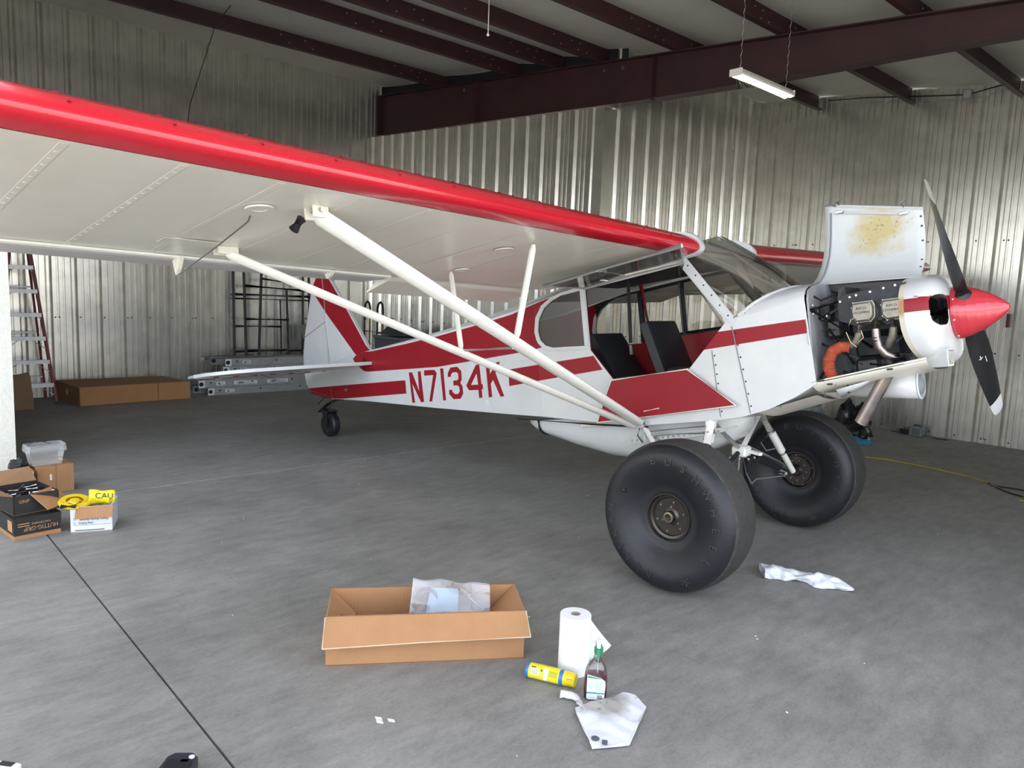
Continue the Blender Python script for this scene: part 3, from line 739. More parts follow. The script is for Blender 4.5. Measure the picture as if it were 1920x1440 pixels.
for s_ in (-1, 1):
    nm = 'starboard' if s_ < 0 else 'port'
    top = [p for p in AFU if 8 <= p[0] <= CUT]; low = [p for p in AFL if 6.3 <= p[0] <= CUT]
    ab = AB()
    rings = []
    for y in allys:
        r = wring(y, s_, low); r2 = [(p[0], p[1], p[2] + sag(y, p[0])) for p in r]; rings.append(r2)
    ab.loft(rings, False)
    ab.loft([wring(y, s_, top) for y in allys], False)
    # false spar closing the rear and end cap
    ab.loft([[wring(y, s_, [(CUT, 4.0)])[0], wring(y, s_, [(CUT, 0)])[0]] for y in allys], False)
    W = part(ab, 'wing', FABRIC, 40, label=nm + ' wing panel in off-white fabric')
    ab = AB(); le = [p for p in reversed(AFL) if p[0] <= 6.3] + [p for p in AFU if 0 < p[0] <= 8]
    ab.loft([[(p[0], p[1], p[2] + .0012) for p in wring(y, s_, le)] for y in allys], False)
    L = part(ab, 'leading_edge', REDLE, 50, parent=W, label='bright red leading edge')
    if s_ < 0:
        ab = AB()
        for k in range(46):
            y = .7 + k * .098
            for c, z in ((8, 9.2), (1.25, 5.4) if k % 3 == 0 else (8, 9.2)):
                p = Vector(wring(y, s_, [(c, z)])[0]); ab.box(p + Vector((-.004, 0, .002)), (.016, .012, .006))
        stuff(ab.obj('leading_edge_screw', RED, L, 0))
    # root rib fairing
    ab = AB(); rr = [p for p in reversed(AFL)] + [p for p in AFU if p[0] > 0]
    rg = []
    for yy, g in ((.40, .007), (.36, .012), (.352, .0)):
        rg.append([(p[0] * 1 + (.008 if i_ > 8 and i_ < 18 else 0), p[1], p[2] + (g if rr[i_][1] > 2.6 else -g * .6)) for i_, p in enumerate([wp(-c / 100 * CH * .82, s_ * yy, z / 100 * CH) for c, z in rr])])
    ab.loft(rg, True, True); part(ab, 'root_fairing', WHITE, 40, parent=W)
    # aileron and flap
    def surf(name, y0, y1, x0, x1, th0, defl, par, lab, n=10):
        ab = AB(); rings = []
        for i in range(n + 1):
            y = y0 + (y1 - y0) * i / n; zz = .0
            L0 = [(x0, .0), (x0 - .03, -.012), (x0 - .05, -.012), (x1, -.002), (x1, .004), (x0 - .05, th0), (x0 - .02, th0), (x0, th0 * .6)]
            ca, sa = math.cos(defl), math.sin(defl); ring = []
            for (x, z) in L0:
                dx = x - x0; ring.append(wp(x0 + dx * ca, s_ * y, z * ca + dx * sa))
            rings.append(ring)
        ab.loft(rings, True, True); return part(ab, name, AILM if name == 'aileron' else FABRIC, 40, parent=par, label=lab)
    ail = surf('aileron', 1.80, 5.20, -1.375, -1.63, .050, R(-3), W, nm + ' aileron')
    surf('flap', .46, 1.775, -1.37, -1.64, .052, R(11), W, nm + ' flap lowered a little')
    # added pale strip, rounded to catch light like the lit aileron edge
    ab = AB(); ab.loft([[wp(-1.335, s_ * y, -.002), wp(-1.340, s_ * y, -.010), wp(-1.356, s_ * y, -.014), wp(-1.372, s_ * y, -.010), wp(-1.374, s_ * y, .02)] for y in (1.80, 3.5, 5.15)], False); part(ab, 'gap_strip', STRUTW, 0, parent=W)
    ab = AB(); ab.loft([[wp(-1.33, s_ * y, -.0015) , wp(-1.365, s_ * y, -.004), wp(-1.365, s_ * y, .02)] for y in (.46, 1.0, 1.77)], False); part(ab, 'gap_strip', CREAM, 0, parent=W)
    if s_ < 0:
        ab = AB(); st = AB()
        for k in range(14):
            y = -(.42 + .3505 * k)
            ab.hexa([wp(-.12, y - .016, .0), wp(-.12, y + .016, .0), wp(-1.34, y + .016, .0), wp(-1.34, y - .016, .0), wp(-.12, y - .012, -.0012), wp(-.12, y + .012, -.0012), wp(-1.34, y + .012, -.0012), wp(-1.34, y - .012, -.0012)])
            if k in (9, 10, 12):
                for q in range(17):
                    st.ball(wp(-.20 - q * .068, y, -.001), .006, 6, sq=(.6, 1.5, .35))
        stuff(part(ab, 'rib_tape', FABRIC, 0, parent=W)); stuff(part(st, 'rib_stitch', FABRIC, 40, parent=W))
        for (x, y, r, h) in ((-.438, -3.143, .058, .006), (-.509, -1.659, .055, .005), (-1.02, -1.50, .045, .006), (-.9, -4.3, .055, .005)):
            ab = AB(); ab.lathe([(r, 0), (r * .97, h), (r * .55, h * 1.2), (r * .5, h * .8), (.001, h)], wp(x, y, .0), (0, 0, -1), 20); part(ab, 'inspection_cover', FABRIC, 40, parent=W)
        # aileron horn, hinge brackets and control cable
        for y in (-3.075, -2.21):
            ab = AB(); ab.hexa([wp(-1.33, y - .012, -.002), wp(-1.33, y + .012, -.002), wp(-1.42, y + .012, -.004), wp(-1.42, y - .012, -.004), wp(-1.37, y - .010, -.06 if y < -3 else -.03), wp(-1.37, y + .010, -.06 if y < -3 else -.03), wp(-1.40, y + .010, -.085 if y < -3 else -.04), wp(-1.40, y - .010, -.085 if y < -3 else -.04)])
            part(ab, 'aileron_hinge', CREAM, 0, parent=W)
        ab = AB(); ab.tube([wp(-.56, -3.12, 0), wp(-.60, -3.11, -.012), wp(-1.06, -3.03, -.012), wp(-1.39, -3.075, -.085)], .0035, 5); part(ab, 'control_cable', WIREM, 0, parent=W)
        ab = AB(); ab.hexa([wp(-1.02, -3.28, -.0015), wp(-1.02, -3.03, -.0015), wp(-1.12, -3.03, -.0015), wp(-1.12, -3.28, -.0015), wp(-1.02, -3.28, -.004), wp(-1.02, -3.03, -.004), wp(-1.12, -3.03, -.004), wp(-1.12, -3.28, -.004)]); part(ab, 'access_panel', FABRIC, 0, parent=W)
# ---- lift struts
for s_ in (-1, 1):
    FA, FB = Vector((-.335, s_ * 2.95, .592)), Vector((-.563, s_ * .385, -.524)); RA, RB = Vector((-1.11, s_ * 2.96, .577)), Vector((-.608, s_ * .385, -.541))
    ab = AB(); ab.etube(FA, FB, .046, .024, (1, 0, .3), 14, taper=.85); fs = part(ab, 'front_strut', STRUTW, 50)
    ab = AB(); ab.etube(RA, RB, .031, .017, (1, 0, .3), 14); rs = part(ab, 'rear_strut', STRUTW, 50)
    d = (FB - FA); off = Vector((-.045, 0, -.012))
    ab = AB(); ab.tube([FA + d * .03 + off, FA + d * .5 + off, FA + d * .97 + off * .5], .005, 5); part(ab, 'pitot_line', DARKM, 0, parent=fs)
    ab = AB()
    for k in (-1, 1): ab.box(FA + Vector((k * .030, 0, .012)), (.010, .07, .06))
    ab.tube([FA + Vector((-.05, 0, .01)), FA + Vector((.05, 0, .01))], .012, 8); part(ab, 'strut_fitting', CREAM, 30, parent=fs)
    ab = AB(); ab.tube([FA + Vector((-.05, s_ * .04, -.01)), FA + Vector((-.10, s_ * .05, -.045))], [.020, .022], 12); part(ab, 'tie_down_ring', BLACK, 30, parent=fs)
    ab = AB()
    for k in (-1, 1): ab.box(RA + Vector((k * .022, 0, .01)), (.008, .10, .035))
    part(ab, 'strut_fitting', CREAM, 30, parent=rs)
    ab = AB(); ab.box(FB + Vector((-.02, s_ * -.005, -.0)), (.09, .03, .045)); ab.tube([FB + Vector((-.06, s_ * .02, 0)), FB + Vector((.05, s_ * .02, .01))], .012, 6); part(ab, 'strut_fork', STEEL, 30, parent=fs)
    JF = FA + d * .49; dr = RB - RA; JR = RA + dr * .485
    ab = AB(); ab.etube(wp(-.317, s_ * 1.631, -.01), JF + Vector((0, 0, .025)), .022, .012, (1, 0, 0), 10); part(ab, 'jury_strut', STRUTW, 50)
    ab = AB(); ab.etube(wp(-1.08, s_ * 1.54, -.01), JR + Vector((0, 0, .015)), .019, .011, (1, 0, 0), 10); part(ab, 'jury_strut', STRUTW, 50)
    ab = AB(); ab.tube([JR + Vector((0, 0, .015)), JF + Vector((-.03, 0, -.02))], .009, 6); part(ab, 'jury_cross_tube', STRUTW, 50)

# ---- tail
FIN = [(-3.93, .285), (-4.03, .305), (-4.075, .36), (-4.317, .714), (-4.607, 1.102), (-4.68, 1.19), (-4.785, 1.235), (-4.785, .15), (-4.2, .15)]
FRED = [(-4.0, .22), (-4.045, .315), (-4.10, .365), (-4.36, .745), (-4.64, 1.12), (-4.70, 1.19), (-4.9, 1.26), (-4.998, 1.056), (-4.784, .800), (-4.206, .192), (-4.15, .14)]
RUD = [(-4.797, 1.235), (-4.90, 1.21), (-4.99, 1.12), (-5.07, .98), (-5.137, .82), (-5.24, .6), (-5.305, .40), (-5.328, .2), (-5.30, .04), (-5.21, -.077), (-4.797, -.165)]
RRED1 = [(-4.79, .808), (-4.998, 1.056), (-5.2, 1.3), (-4.79, 1.3)]; RRED2 = [(-4.79, -.018), (-5.32, -.012), (-5.4, -.2), (-4.79, -.2)]
for nm, poly, pts in (('fin', FIN, [(FRED, 1)]), ('rudder', RUD, [(RRED1, 1), (RRED2, 1)])):
    ab = AB()
    for s_ in (-1, 1): ab.cdt(poly, [], pts, lambda x, z: (x, s_ * .017, z))
    n = len(poly)
    ab.loft([[(x, -.017, z) for x, z in poly], [(x + (.0), 0, z) for x, z in poly], [(x, .017, z) for x, z in poly]], True)
    part(ab, nm, [WHITE, RED], 30)
ab = AB(); ab.tube([(-4.790, -.022, .79), (-4.790, -.022, -.16)], .010, 6); part(ab, 'rudder_hinge_rod', WHITE, 30)
ab = AB(); ab.tube([(-4.79, -.03, -.10), (-4.45, -.06, -.075)], .004, 5); ab.ball((-4.44, -.075, -.075), .02, 8); part(ab, 'rudder_cable', WIREM, 30)
for s_ in (-1, 1):
    ST = [(-3.87, .05), (-3.90, .40), (-3.96, .85), (-4.06, 1.29), (-4.20, 1.48), (-4.42, 1.59), (-4.66, 1.60), (-4.66, .05)]
    EL = [(-4.68, 1.60), (-4.85, 1.57), (-5.02, 1.45), (-5.14, 1.2), (-5.20, .8), (-5.20, .34), (-5.08, .10), (-4.68, .06)]
    ab = AB(); ab.prism(ST, lambda x, y, t: (x, s_ * y, .165 + t), -.016, .016); part(ab, 'stabiliser', WHITE, 30)
    ab = AB(); ab.prism(EL, lambda x, y, t: (x, s_ * y, .165 + t), -.012, .012); el = part(ab, 'elevator', WHITE, 30)
    ab = AB(); ab.tube([(-4.67, s_ * .1, .152), (-4.67, s_ * 1.58, .152)], .008, 6)
    for k in range(7): ab.box((-4.67, s_ * (.18 + k * .2), .150), (.03, .05, .014), mi=1)
    part(ab, 'elevator_hinge', [STRUTW, RED], 0, parent=el)
    ab = AB(); ab.tube([(-4.79, s_ * .02, .70), (-4.62, s_ * .95, .18)], .0035, 5); ab.tube([(-4.75, s_ * .04, -.15), (-4.62, s_ * .95, .15)], .0035, 5); part(ab, 'brace_wire', WIREM, 0)
ab = AB(); ab.prism([(-3.99, .20), (-4.02, .24), (-4.06, .15), (-4.04, .10)], lambda x, z, t: (x, -fw(x) - t, z), 0, .004); part(ab, 'trim_slot', BLACK, 0)
ab = AB(); ab.lathe([(.034, 0), (.032, .004), (.001, .006)], (-2.115, -fw(-2.115), -.315), (0, -1, 0), 16); part(ab, 'inspection_cover', WHITE, 40)
# tail wheel (ground frame of the aeroplane)
TX = -4.969
ab = AB(); ab.loft([[(x, y, z) for (y) in (-.025, .025) for _ in (0,)] and [(x, -.025, z), (x, .025, z), (x, .025, z - .012), (x, -.025, z - .012)] for x, z in ((-4.58, -.175), (-4.75, -.165), (-4.92, -.20), (-5.10, -.285))], True, True); part(ab, 'tail_spring', DARKM, 20)
mb = MB(); mb.tube([(TX - .10, -.0, .33), (TX - .12, 0, .30), (TX - .05, .0, .295)], .016, 6); mb.box((TX - .03, 0, .292), (.14, .13, .012))
for k in (-1, 1): mb.hexa([(TX - .08, k * .062 - .004, .295), (TX + .02, k * .062 - .004, .295), (TX + .02, k * .062 + .004, .295), (TX - .08, k * .062 + .004, .295), (TX - .02, k * .062 - .004, .12), (TX + .02, k * .062 - .004, .12), (TX + .02, k * .062 + .004, .12), (TX - .02, k * .062 + .004, .12)])
part(mb, 'tail_wheel_fork', DARKM, 30)
mb = MB(); mb.tube([(TX - .20, -.04, .34), (TX - .04, -.04, .46)], .009, 6); mb.tube([(TX + .10, -.05, .40), (TX + .0, -.05, .27)], .008, 6); part(mb, 'steering_spring', BRASS, 30)
def wheel(tc, ax, prof, mis, n, mats, name, hubf=None):
    mb = MB(); mb.lathe(prof, tc, ax, n, mis=mis); return part(mb, name, mats, 40)
mb = MB(); mb.lathe([(.050, -.040), (.085, -.050), (.118, -.049), (.135, -.030), (.138, 0), (.135, .030), (.118, .049), (.085, .050), (.050, .040)], (TX, 0, .138), (0, 1, 0), 28); tw = part(mb, 'tail_wheel', RUBBER, 40)
mb = MB(); mb.lathe([(.052, -.040), (.048, -.028), (.02, -.028), (.018, -.046), (.001, -.048)], (TX, 0, .138), (0, 1, 0), 16); mb.lathe([(.052, .040), (.048, .028), (.02, .028), (.018, .046), (.001, .048)], (TX, 0, .138), (0, 1, 0), 16); part(mb, 'wheel_hub', DARKM, 40, parent=tw)

# ---- main wheels
RW = .437; WX = -.06; TR = .915
prof = [(.140, -.098), (.152, -.102), (.185, -.112), (.235, -.142), (.285, -.166), (.335, -.178), (.375, -.172), (.402, -.152), (.418, -.125), (.428, -.095), (.434, -.06), (.437, 0)]
prof = prof + [(r, -h) for r, h in reversed(prof[:-1])]
def cat(P, k=4):
    out = []
    for i in range(len(P) - 1):
        p0, p1, p2, p3 = [Vector(P[max(0, min(len(P) - 1, j))]) for j in (i - 1, i, i + 1, i + 2)]
        for q in range(k):
            t = q / k; out.append(tuple(.5 * ((2 * p1) + (p2 - p0) * t + (2 * p0 - 5 * p1 + 4 * p2 - p3) * t * t + (3 * p1 - p0 - 3 * p2 + p3) * t ** 3)))
    return out + [P[-1]]
prof = cat(prof)
nseg = len(prof) - 1
mis = []
for i in range(nseg):
    rm = (prof[i][0] + prof[i + 1][0]) / 2; hm = abs(prof[i][1] + prof[i + 1][1]) / 2
    mis.append(1 if (rm > .426) else (2 if rm > .421 else 0))
for s_ in (-1, 1):
    c = Vector((WX, s_ * TR, RW))
    mb = MB(); mb.lathe(prof, c, (0, 1, 0), 72, mis=mis); ty = part(mb, 'main_tyre', [RUBBER, TREAD, SCUFF], 40, label=('near' if s_ < 0 else 'far') + ' oversize smooth balloon tyre with raised lettering')
    for side in (-1, 1):
        lt = MB()
        def arc_text(txt, a0, da, rad, size):
            for i, ch in enumerate(txt):
                if ch == ' ': continue
                a = a0 + da * i
                # angle seen from outside; outward normal is side*y, "right" seen from that side
                rt = Vector((1 if side < 0 else -1, 0, 0)); upv = Vector((0, 0, 1))
                dr = rt * math.cos(a) + upv * math.sin(a); tg = rt * math.sin(a) - upv * math.cos(a)
                h = .1772
                text_on(lt, ch, size, c + dr * rad + Vector((0, side * h, 0)), tg, dr, .0065, sx=1.0)
        arc_text('BUSHWHEEL', R(103), R(-16.6), .335, .062)
        arc_text('ALASKAN', R(-99), R(-13.5), .335, .056)
        arc_text('*', R(-60), 0, .33, .12)
        part(lt, 'raised_lettering', LETR, 0, parent=ty)
    # wheel rim, hub cap, bolts on the outer side
    o = s_
    mb = MB(); mb.lathe([(.142, o * .096), (.139, o * .106), (.132, o * .106), (.126, o * .088), (.112, o * .084), (.106, o * .072), (.05, o * .070), (.034, o * .078), (.032, o * .100), (.026, o * .104), (.001, o * .102)], c, (0, 1, 0), 40); wr = part(mb, 'wheel_rim', HUBM, 30)
    mb = MB(); mb.lathe([(.030, o * .100), (.030, o * .106), (.022, o * .107), (.021, o * .103)], c, (0, 1, 0), 20); part(mb, 'hub_cap_ring', BRASS, 30, parent=wr)
    mb = MB()
    for k in range(6):
        a = R(20) + k * PI / 3; mb.ball(c + Vector((math.cos(a) * .088, o * .075, math.sin(a) * .088)), .008, 6)
    for k in range(3):
        a = R(90) + k * 2 * PI / 3; mb.ball(c + Vector((math.cos(a) * .058, o * .074, math.sin(a) * .058)), .008, 6)
    part(mb, 'wheel_bolt', STEEL, 30, parent=wr)
    mb = MB(); mb.lathe([(.012, o * .172), (.010, o * .180), (.004, o * .182), (.001, o * .182)], c + Vector((-.26, 0, .115)), (0, 1, 0), 8); part(mb, 'tyre_valve', BLACK, 30, parent=ty)
    # inner side: rim, brake disc, caliper
    mb = MB(); mb.lathe([(.142, -o * .096), (.139, -o * .106), (.130, -o * .106), (.120, -o * .080), (.105, -o * .080)], c, (0, 1, 0), 40); part(mb, 'wheel_rim', HUBM, 30)
    mb = MB(); mb.lathe([(.104, -o * .090), (.104, -o * .102), (.045, -o * .104), (.030, -o * .125), (.001, -o * .125)], c, (0, 1, 0), 32); bd = part(mb, 'brake_disc', HUBM, 30)
    mb = MB()
    for k in range(9):
        a = k * 2 * PI / 9; mb.ball(c + Vector((math.cos(a) * .075, -o * .106, math.sin(a) * .075)), .007, 6)
        mb.ball(c + Vector((math.cos(a + .3) * .112, -o * .092, math.sin(a + .3) * .112)), .006, 6)
    part(mb, 'wheel_bolt', STEEL, 30, parent=bd)
    mb = MB(); mb.bbox(c + Vector((-.095, -o * .115, -.01)), (.075, .05, .085), .008); mb.tube([c + Vector((-.12, -o * .15, -.03)), c + Vector((-.07, -o * .15, -.03))], .014, 8); part(mb, 'brake_caliper', STEEL, 30, parent=bd)
    # gear legs
    top_f = Vector(B(-.055, s_ * .355, -.530)); top_r = Vector(B(-.565, s_ * .355, -.545)); ax = c + Vector((0, -s_ * .17, .0))
    mb = MB(); d = ax - top_f; up = (0, 0, 0)
    mb.tube([top_f, top_f + d * .30, top_f + d * .30, top_f + d * .66, top_f + d * .66, ax], [.024, .026, .030, .029, .023, .021], 12); gl = part(mb, 'gear_leg', STRUTW, 30)
    mb = MB()
    for t in (.30, .655): mb.tube([top_f + d * (t - .012), top_f + d * (t + .012)], .033, 12)
    part(mb, 'gear_leg_clamp', BLACK, 30, parent=gl)
    mb = MB(); mb.tube([top_f + d * .33 + Vector((0, -s_ * .03, -.01)), top_f + d * .38 + Vector((-.08, -s_ * .02, -.06)), top_f + d * .50 + Vector((-.07, -s_ * .01, -.07)), top_f + d * .58 + Vector((-.02, 0, -.01))], .005, 5); part(mb, 'brake_hose', GREYP, 30, parent=gl)
    mb = MB(); mb.tube([top_r, ax + Vector((-.01, 0, .01))], .020, 10); part(mb, 'gear_leg', STRUTW, 30)
    mb = MB(); mb.tube([top_r.lerp(ax, .12), top_f.lerp(ax, .12)], .010, 8); part(mb, 'gear_brace', STRUTW, 30)
    apx = Vector(B(-.047, 0, -.757))
    mb = MB(); mb.tube([Vector(B(-.05, s_ * .345, -.530)), apx], .018, 10); part(mb, 'cabane_strut', STRUTW, 30)
    mb = MB(); a1 = apx + Vector((0, s_ * .05, -.01)); b1 = ax + Vector((-.03, 0, .0))
    mb.tube([a1, a1.lerp(b1, .25), a1.lerp(b1, .25), a1.lerp(b1, .75), a1.lerp(b1, .75), b1], [.016, .016, .034, .034, .016, .016], 10); part(mb, 'shock_strut', BLACKP, 30)
    mb = MB(); mb.tube([apx + Vector((0, s_ * .02, -.03)), apx + Vector((.02, s_ * .06, -.16)), apx + Vector((.0, s_ * .20, -.26)), apx + Vector((-.02, s_ * .32, -.25)), ax + Vector((-.05, -s_ * .02, -.04))], .005, 5); part(mb, 'brake_hose', GREYP, 30)
apx = Vector(B(-.047, 0, -.757))
mb = MB(); mb.bbox(apx, (.10, .10, .07), .01); mb.box(apx + Vector((.08, .02, .0)), (.12, .03, .02), R(-20)); part(mb, 'cabane_block', STRUTW, 30)
mb = MB()
for k in range(6): mb.ball(apx + Vector((.05 * (k % 3) - .04, .06 * (k - 2.5) * .5, -.045)), .010, 6)
part(mb, 'cabane_bolt', STEEL, 30)
# step rail with lightening holes
ab = AB(); sl = [(-.735, -.625), (-.70, -.658), (-.08, -.612), (.04, -.585), (.125, -.558), (.125, -.566), (.125, -.552), (.0, -.566), (-.60, -.612)]
slp = [(-.735, -.622), (-.70, -.658), (-.07, -.607), (.03, -.590), (.125, -.560), (.125, -.552), (.0, -.566), (-.60, -.612)]
hol = []
for k in range(17):
    t = k / 16; cx = -.655 + .65 * t; cz = -.636 + .050 * t
    if k in (2, 13): continue
    hol.append([(cx + .0095 * math.cos(a * PI / 4), cz + .0095 * math.sin(a * PI / 4)) for a in range(8)])
ab.cdt(slp, hol, [], lambda x, z: (x, -.372, z)); part(ab, 'step_rail', ALU, 0, thick=.004)
ab = AB(); ab.tube([(-.56, -.36, -.545), (-.525, -.368, -.64)], .017, 8); part(ab, 'step_bracket', STRUTW, 30)
ab = AB(); ab.hexa([(-.10, -.375, -.66), (-.06, -.375, -.66), (-.06, -.345, -.66), (-.10, -.345, -.66), (-.085, -.375, -.52), (-.02, -.375, -.52), (-.02, -.345, -.52), (-.085, -.345, -.52)]); part(ab, 'step_bracket', STRUTW, 0)
ab = AB(); ab.tube([(-.53, -.365, -.575), (-.05, -.365, -.548)], .008, 6); part(ab, 'step_tube', STRUTW, 30)
ab = AB(); ab.tube([(-.09, -.36, -.63), (-.10, -.36, -.645)], .026, 10); part(ab, 'step_clamp', BLACK, 30)
ab = AB(); ab.tube([(-.58, -.385, -.55), (-.60, -.39, -.60), (-.57, -.385, -.65)], .005, 5); part(ab, 'strut_strap', BLACK, 30)
ab = AB(); ab.tube([(.02, .37, -.53), (.09, .45, -.52), (.12, .47, -.515)], .018, 8); part(ab, 'port_step', STRUTW, 30)
# belly pod
PD = [(.06, -.53, .02), (.03, -.60, .10), (-.05, -.672, .17), (-.20, -.735, .22), (-.45, -.785, .26), (-.75, -.800, .27), (-1.0, -.775, .27), (-1.3, -.695, .27), (-1.55, -.615, .26), (-1.66, -.575, .24), (-1.74, -.530, .20), (-1.775, -.480, .15)]
def pod_ring(x, zb, hw):
    zt = -.475 if x < -.9 else -.515
    ring = []
    for k in range(13):
        a = PI * k / 12; cs, sn = math.cos(a), math.sin(a)
        y = -hw * math.copysign(abs(cs) ** .55, cs); z = zt + (zb - zt) * abs(sn) ** .6
        ring.append((x, y, z))
    return ring
ab = AB(); ab.loft([pod_ring(*p) for p in PD], False); pod = part(ab, 'belly_pod', WHITE, 50, label='white streamlined cargo pod under the belly')
ab = AB(); r0 = pod_ring(-1.60, -.598, .256); ab.tube([(p[0] + .0, p[1] * 1.012, p[2] - .003) for p in r0], .010, 6); part(ab, 'pod_strap', BLACK, 30, parent=pod)
ab = AB(); ab.bbox((-1.05, -.272, -.525), (.24, .02, .035), .008); part(ab, 'pod_latch', CREAM, 30, parent=pod)
ab = AB(); ab.tube([(-1.72, -.372, -.448), (-1.0, -.374, -.512), (-.52, -.374, -.546)], .007, 5); part(ab, 'pod_gasket', BLACK, 30, parent=pod)

# ---- nose
# firewall
ab = AB(); fwl = [(-.36, -.325), (.36, -.325), (.36, .165), (.332, .216), (.28, .240), (.2, .254), (0, .262), (-.2, .254), (-.28, .240), (-.332, .216), (-.36, .165)]
ab.prism(fwl, lambda y, z, t: (.612 + t, y * .985, z), 0, .01); part(ab, 'firewall', FIRE, 30)
ab = AB(); ab.tube([(.606, -.362, .02), (.611, -.366, -.10)], .006, 5); part(ab, 'cowl_hinge_pin', ALU, 0)
# lower cowl
def lc(u, v):
    x = .60 + .60 * u; t = 2 * v - 1; s_ = math.copysign(1, t); a = abs(t)
    zl = -.318 + .086 * u; zb = -.405 + .100 * u; hw = .356 - .012 * u
    y = s_ * hw * (1 - (1 - a) ** 2.2) ** .9 if False else s_ * hw * math.sin(a * PI / 2) ** .8
    z = zb + (zl - zb) * (1 - math.cos(a * PI / 2)) ** .9
    return (x, y, z)
ab = AB(); ab.grid(8, 20, lc); part(ab, 'lower_cowl', CREAM, 50)  # white cowl; the warm ground bounce underneath is painted in as cream
ab = AB(); ab.tube([lc(u / 8, .0) for u in range(9)], .006, 5); part(ab, 'cowl_lip', CREAM, 30)
ab = AB(); ab.tube([lc(u / 10, .015) for u in range(11)], .004, 5)
for (x, y, z) in ((1.02, -.345, -.275), (.70, -.352, -.335)): ab.bbox((x, y, z), (.030, .008, .010), .002)
part(ab, 'cowl_latch', DARKM, 30)
# bottom fairing between firewall and gear, rear of the cowl
ab = AB(); ab.grid(4, 8, lambda u, v: (.25 + .37 * u, (2 * v - 1) * (.365 - .02 * u), -.478 + .085 * u - .05 * math.cos((2 * v - 1) * PI / 2))); part(ab, 'belly_fairing', CREAM, 50)
# top + port cowl skin
def pc(u, v):
    x = .603 + .52 * u
    path = [(-.03, .262), (.11, .260), (.20, .254), (.28, .240), (.332, .205), (.356, .12), (.36, -.05), (.356, -.318)]
    k = v * (len(path) - 1); i = min(int(k), len(path) - 2); f = k - i
    y = path[i][0] + (path[i + 1][0] - path[i][0]) * f; z = path[i][1] + (path[i + 1][1] - path[i][1]) * f
    sz = 1 - .16 * u; return (x, y * (1 - .04 * u), z * sz if z > 0 else z * (1 - .25 * u))
ab = AB(); ab.grid(6, 28, pc); part(ab, 'port_cowl', WHITE, 50, thick=.002)
# raised starboard cowl door
HS = stained('stained_cowl_inside', (.60, .625, .64), (.50, .42, .21), (.13, .12, .09), *B(.85, .25, .57), .185)
def hp(u, v):
    prof_ = [(-.03, 0), (.05, .025), (.12, .070), (.175, .125), (.225, .20), (.258, .29), (.275, .38), (.285, .455), (.29, .53)]
    k = v * (len(prof_) - 1); i = min(int(k), len(prof_) - 2); f = k - i
    y = prof_[i][0] + (prof_[i + 1][0] - prof_[i][0]) * f; h = prof_[i][1] + (prof_[i + 1][1] - prof_[i][1]) * f
    x0, x1 = .503 + .03 * v, 1.118 - .02 * v; x = x0 + (x1 - x0) * u
    hh = h * (1.0 - .195 * u); zb = .266 - .044 * u
    return (x, y + .02 * (1 - u), zb + hh)
ab = AB(); ab.grid(12, 24, hp); hood = part(ab, 'cowl_door', HS, 60, label='cowling door propped open, stained inner face', thick=.003)
ab = AB(); ab.tube([hp(u / 8, 1.0) for u in range(9)], .009, 6); ab.tube([Vector(hp(.12 + u * .09, .93)) + Vector((0, -.008, 0)) for u in range(9)], .010, 6); part(ab, 'door_stiffener', WHITE, 30, parent=hood)
ab = AB(); ab.tube([Vector(hp(.065, v / 12)) + Vector((0, -.006, .002)) for v in range(0, 12)], .005, 5); part(ab, 'door_stiffener', GREYP, 30, parent=hood)
for u in (.16, .82):
    p = Vector(hp(u, 1.0)); q = Vector(hp(u, .93))
    ab = AB(); ab.tube([p + Vector((0, 0, .0)), p + Vector((-.012, -.01, .03)), p + Vector((.01, 0, .05))], .007, 6); ab.bbox(q + Vector((0, -.02, 0)), (.05, .02, .018), .004); part(ab, 'cowl_latch', STEEL, 30, parent=hood)
ab = AB()
for v in (.28, .40, .62, .78, .9): ab.lathe([(.001, .003), (.006, .002), (.007, 0)], Vector(hp(.975, v)) + Vector((0, -.002, 0)), (0, -1, -.2), 6)
stuff(part(ab, 'rivet', DARKM, 0, parent=hood))
# rubber seal under the hinge line
ab = AB(); ab.prism([(.62, .255), (1.10, .212), (1.10, .165), (.75, .17), (.62, .225)], lambda x, z, t: (x, .0 + t, z), 0, .01); part(ab, 'cowl_seal', BLACK, 0)
# nose bowl
def nb(u, v):
    """u 0 rear rim .. 1 spinner ring ; v round, starting on top going to starboard"""
    a = 2 * PI * v; cs, sn = math.cos(a), math.sin(a)
    hw, ht, hb = .345, .238, .262; zc = -.015
    e = .72
    yo = -hw * math.copysign(abs(sn) ** e, sn); zo = zc + (ht if cs > 0 else hb) * math.copysign(abs(cs) ** e, cs)
    yi = -.142 * sn; zi = .142 * cs
    k = 1 - math.cos(u * PI / 2); 
    y = yo + (yi - yo) * k ** 1.7; z = zo + (zi - zo) * k ** 1.7
    xr = 1.115 + .075 * (max(0, -zo) / .28) ** 2
    return (xr + (1.282 - xr) * math.sin(u * PI / 2) ** .95, y, z)
def nb_skip(u, v):
    p = nb(u, v)
    return u > .25 and (abs(abs(p[1]) - .243) / .080) ** 3.2 + (abs(p[2] - .017) / .082) ** 3.2 < 1
ab = AB(); ab.grid(64, 288, nb, skip=nb_skip, mifn=lambda u, v: 1 if .018 < nb(u, v)[2] < .092 and abs(nb(u, v)[1]) > .1 else 0); part(ab, 'nose_bowl', [WHITE, RED], 50, label='white nose bowl with a red band and cooling inlets')
ab = AB(); ab.loft([[nb(0, v / 60) for v in range(61)], [(p[0] - .028, p[1] * .985, p[2] * .985) for p in [nb(0, v / 60) for v in range(61)]]], False); part(ab, 'nose_bowl_lip', stained('rust_chipped_white', (.62, .58, .48), (.40, .25, .10), (.10, .08, .05), *B(1.10, -.33, .06), .055), 40)
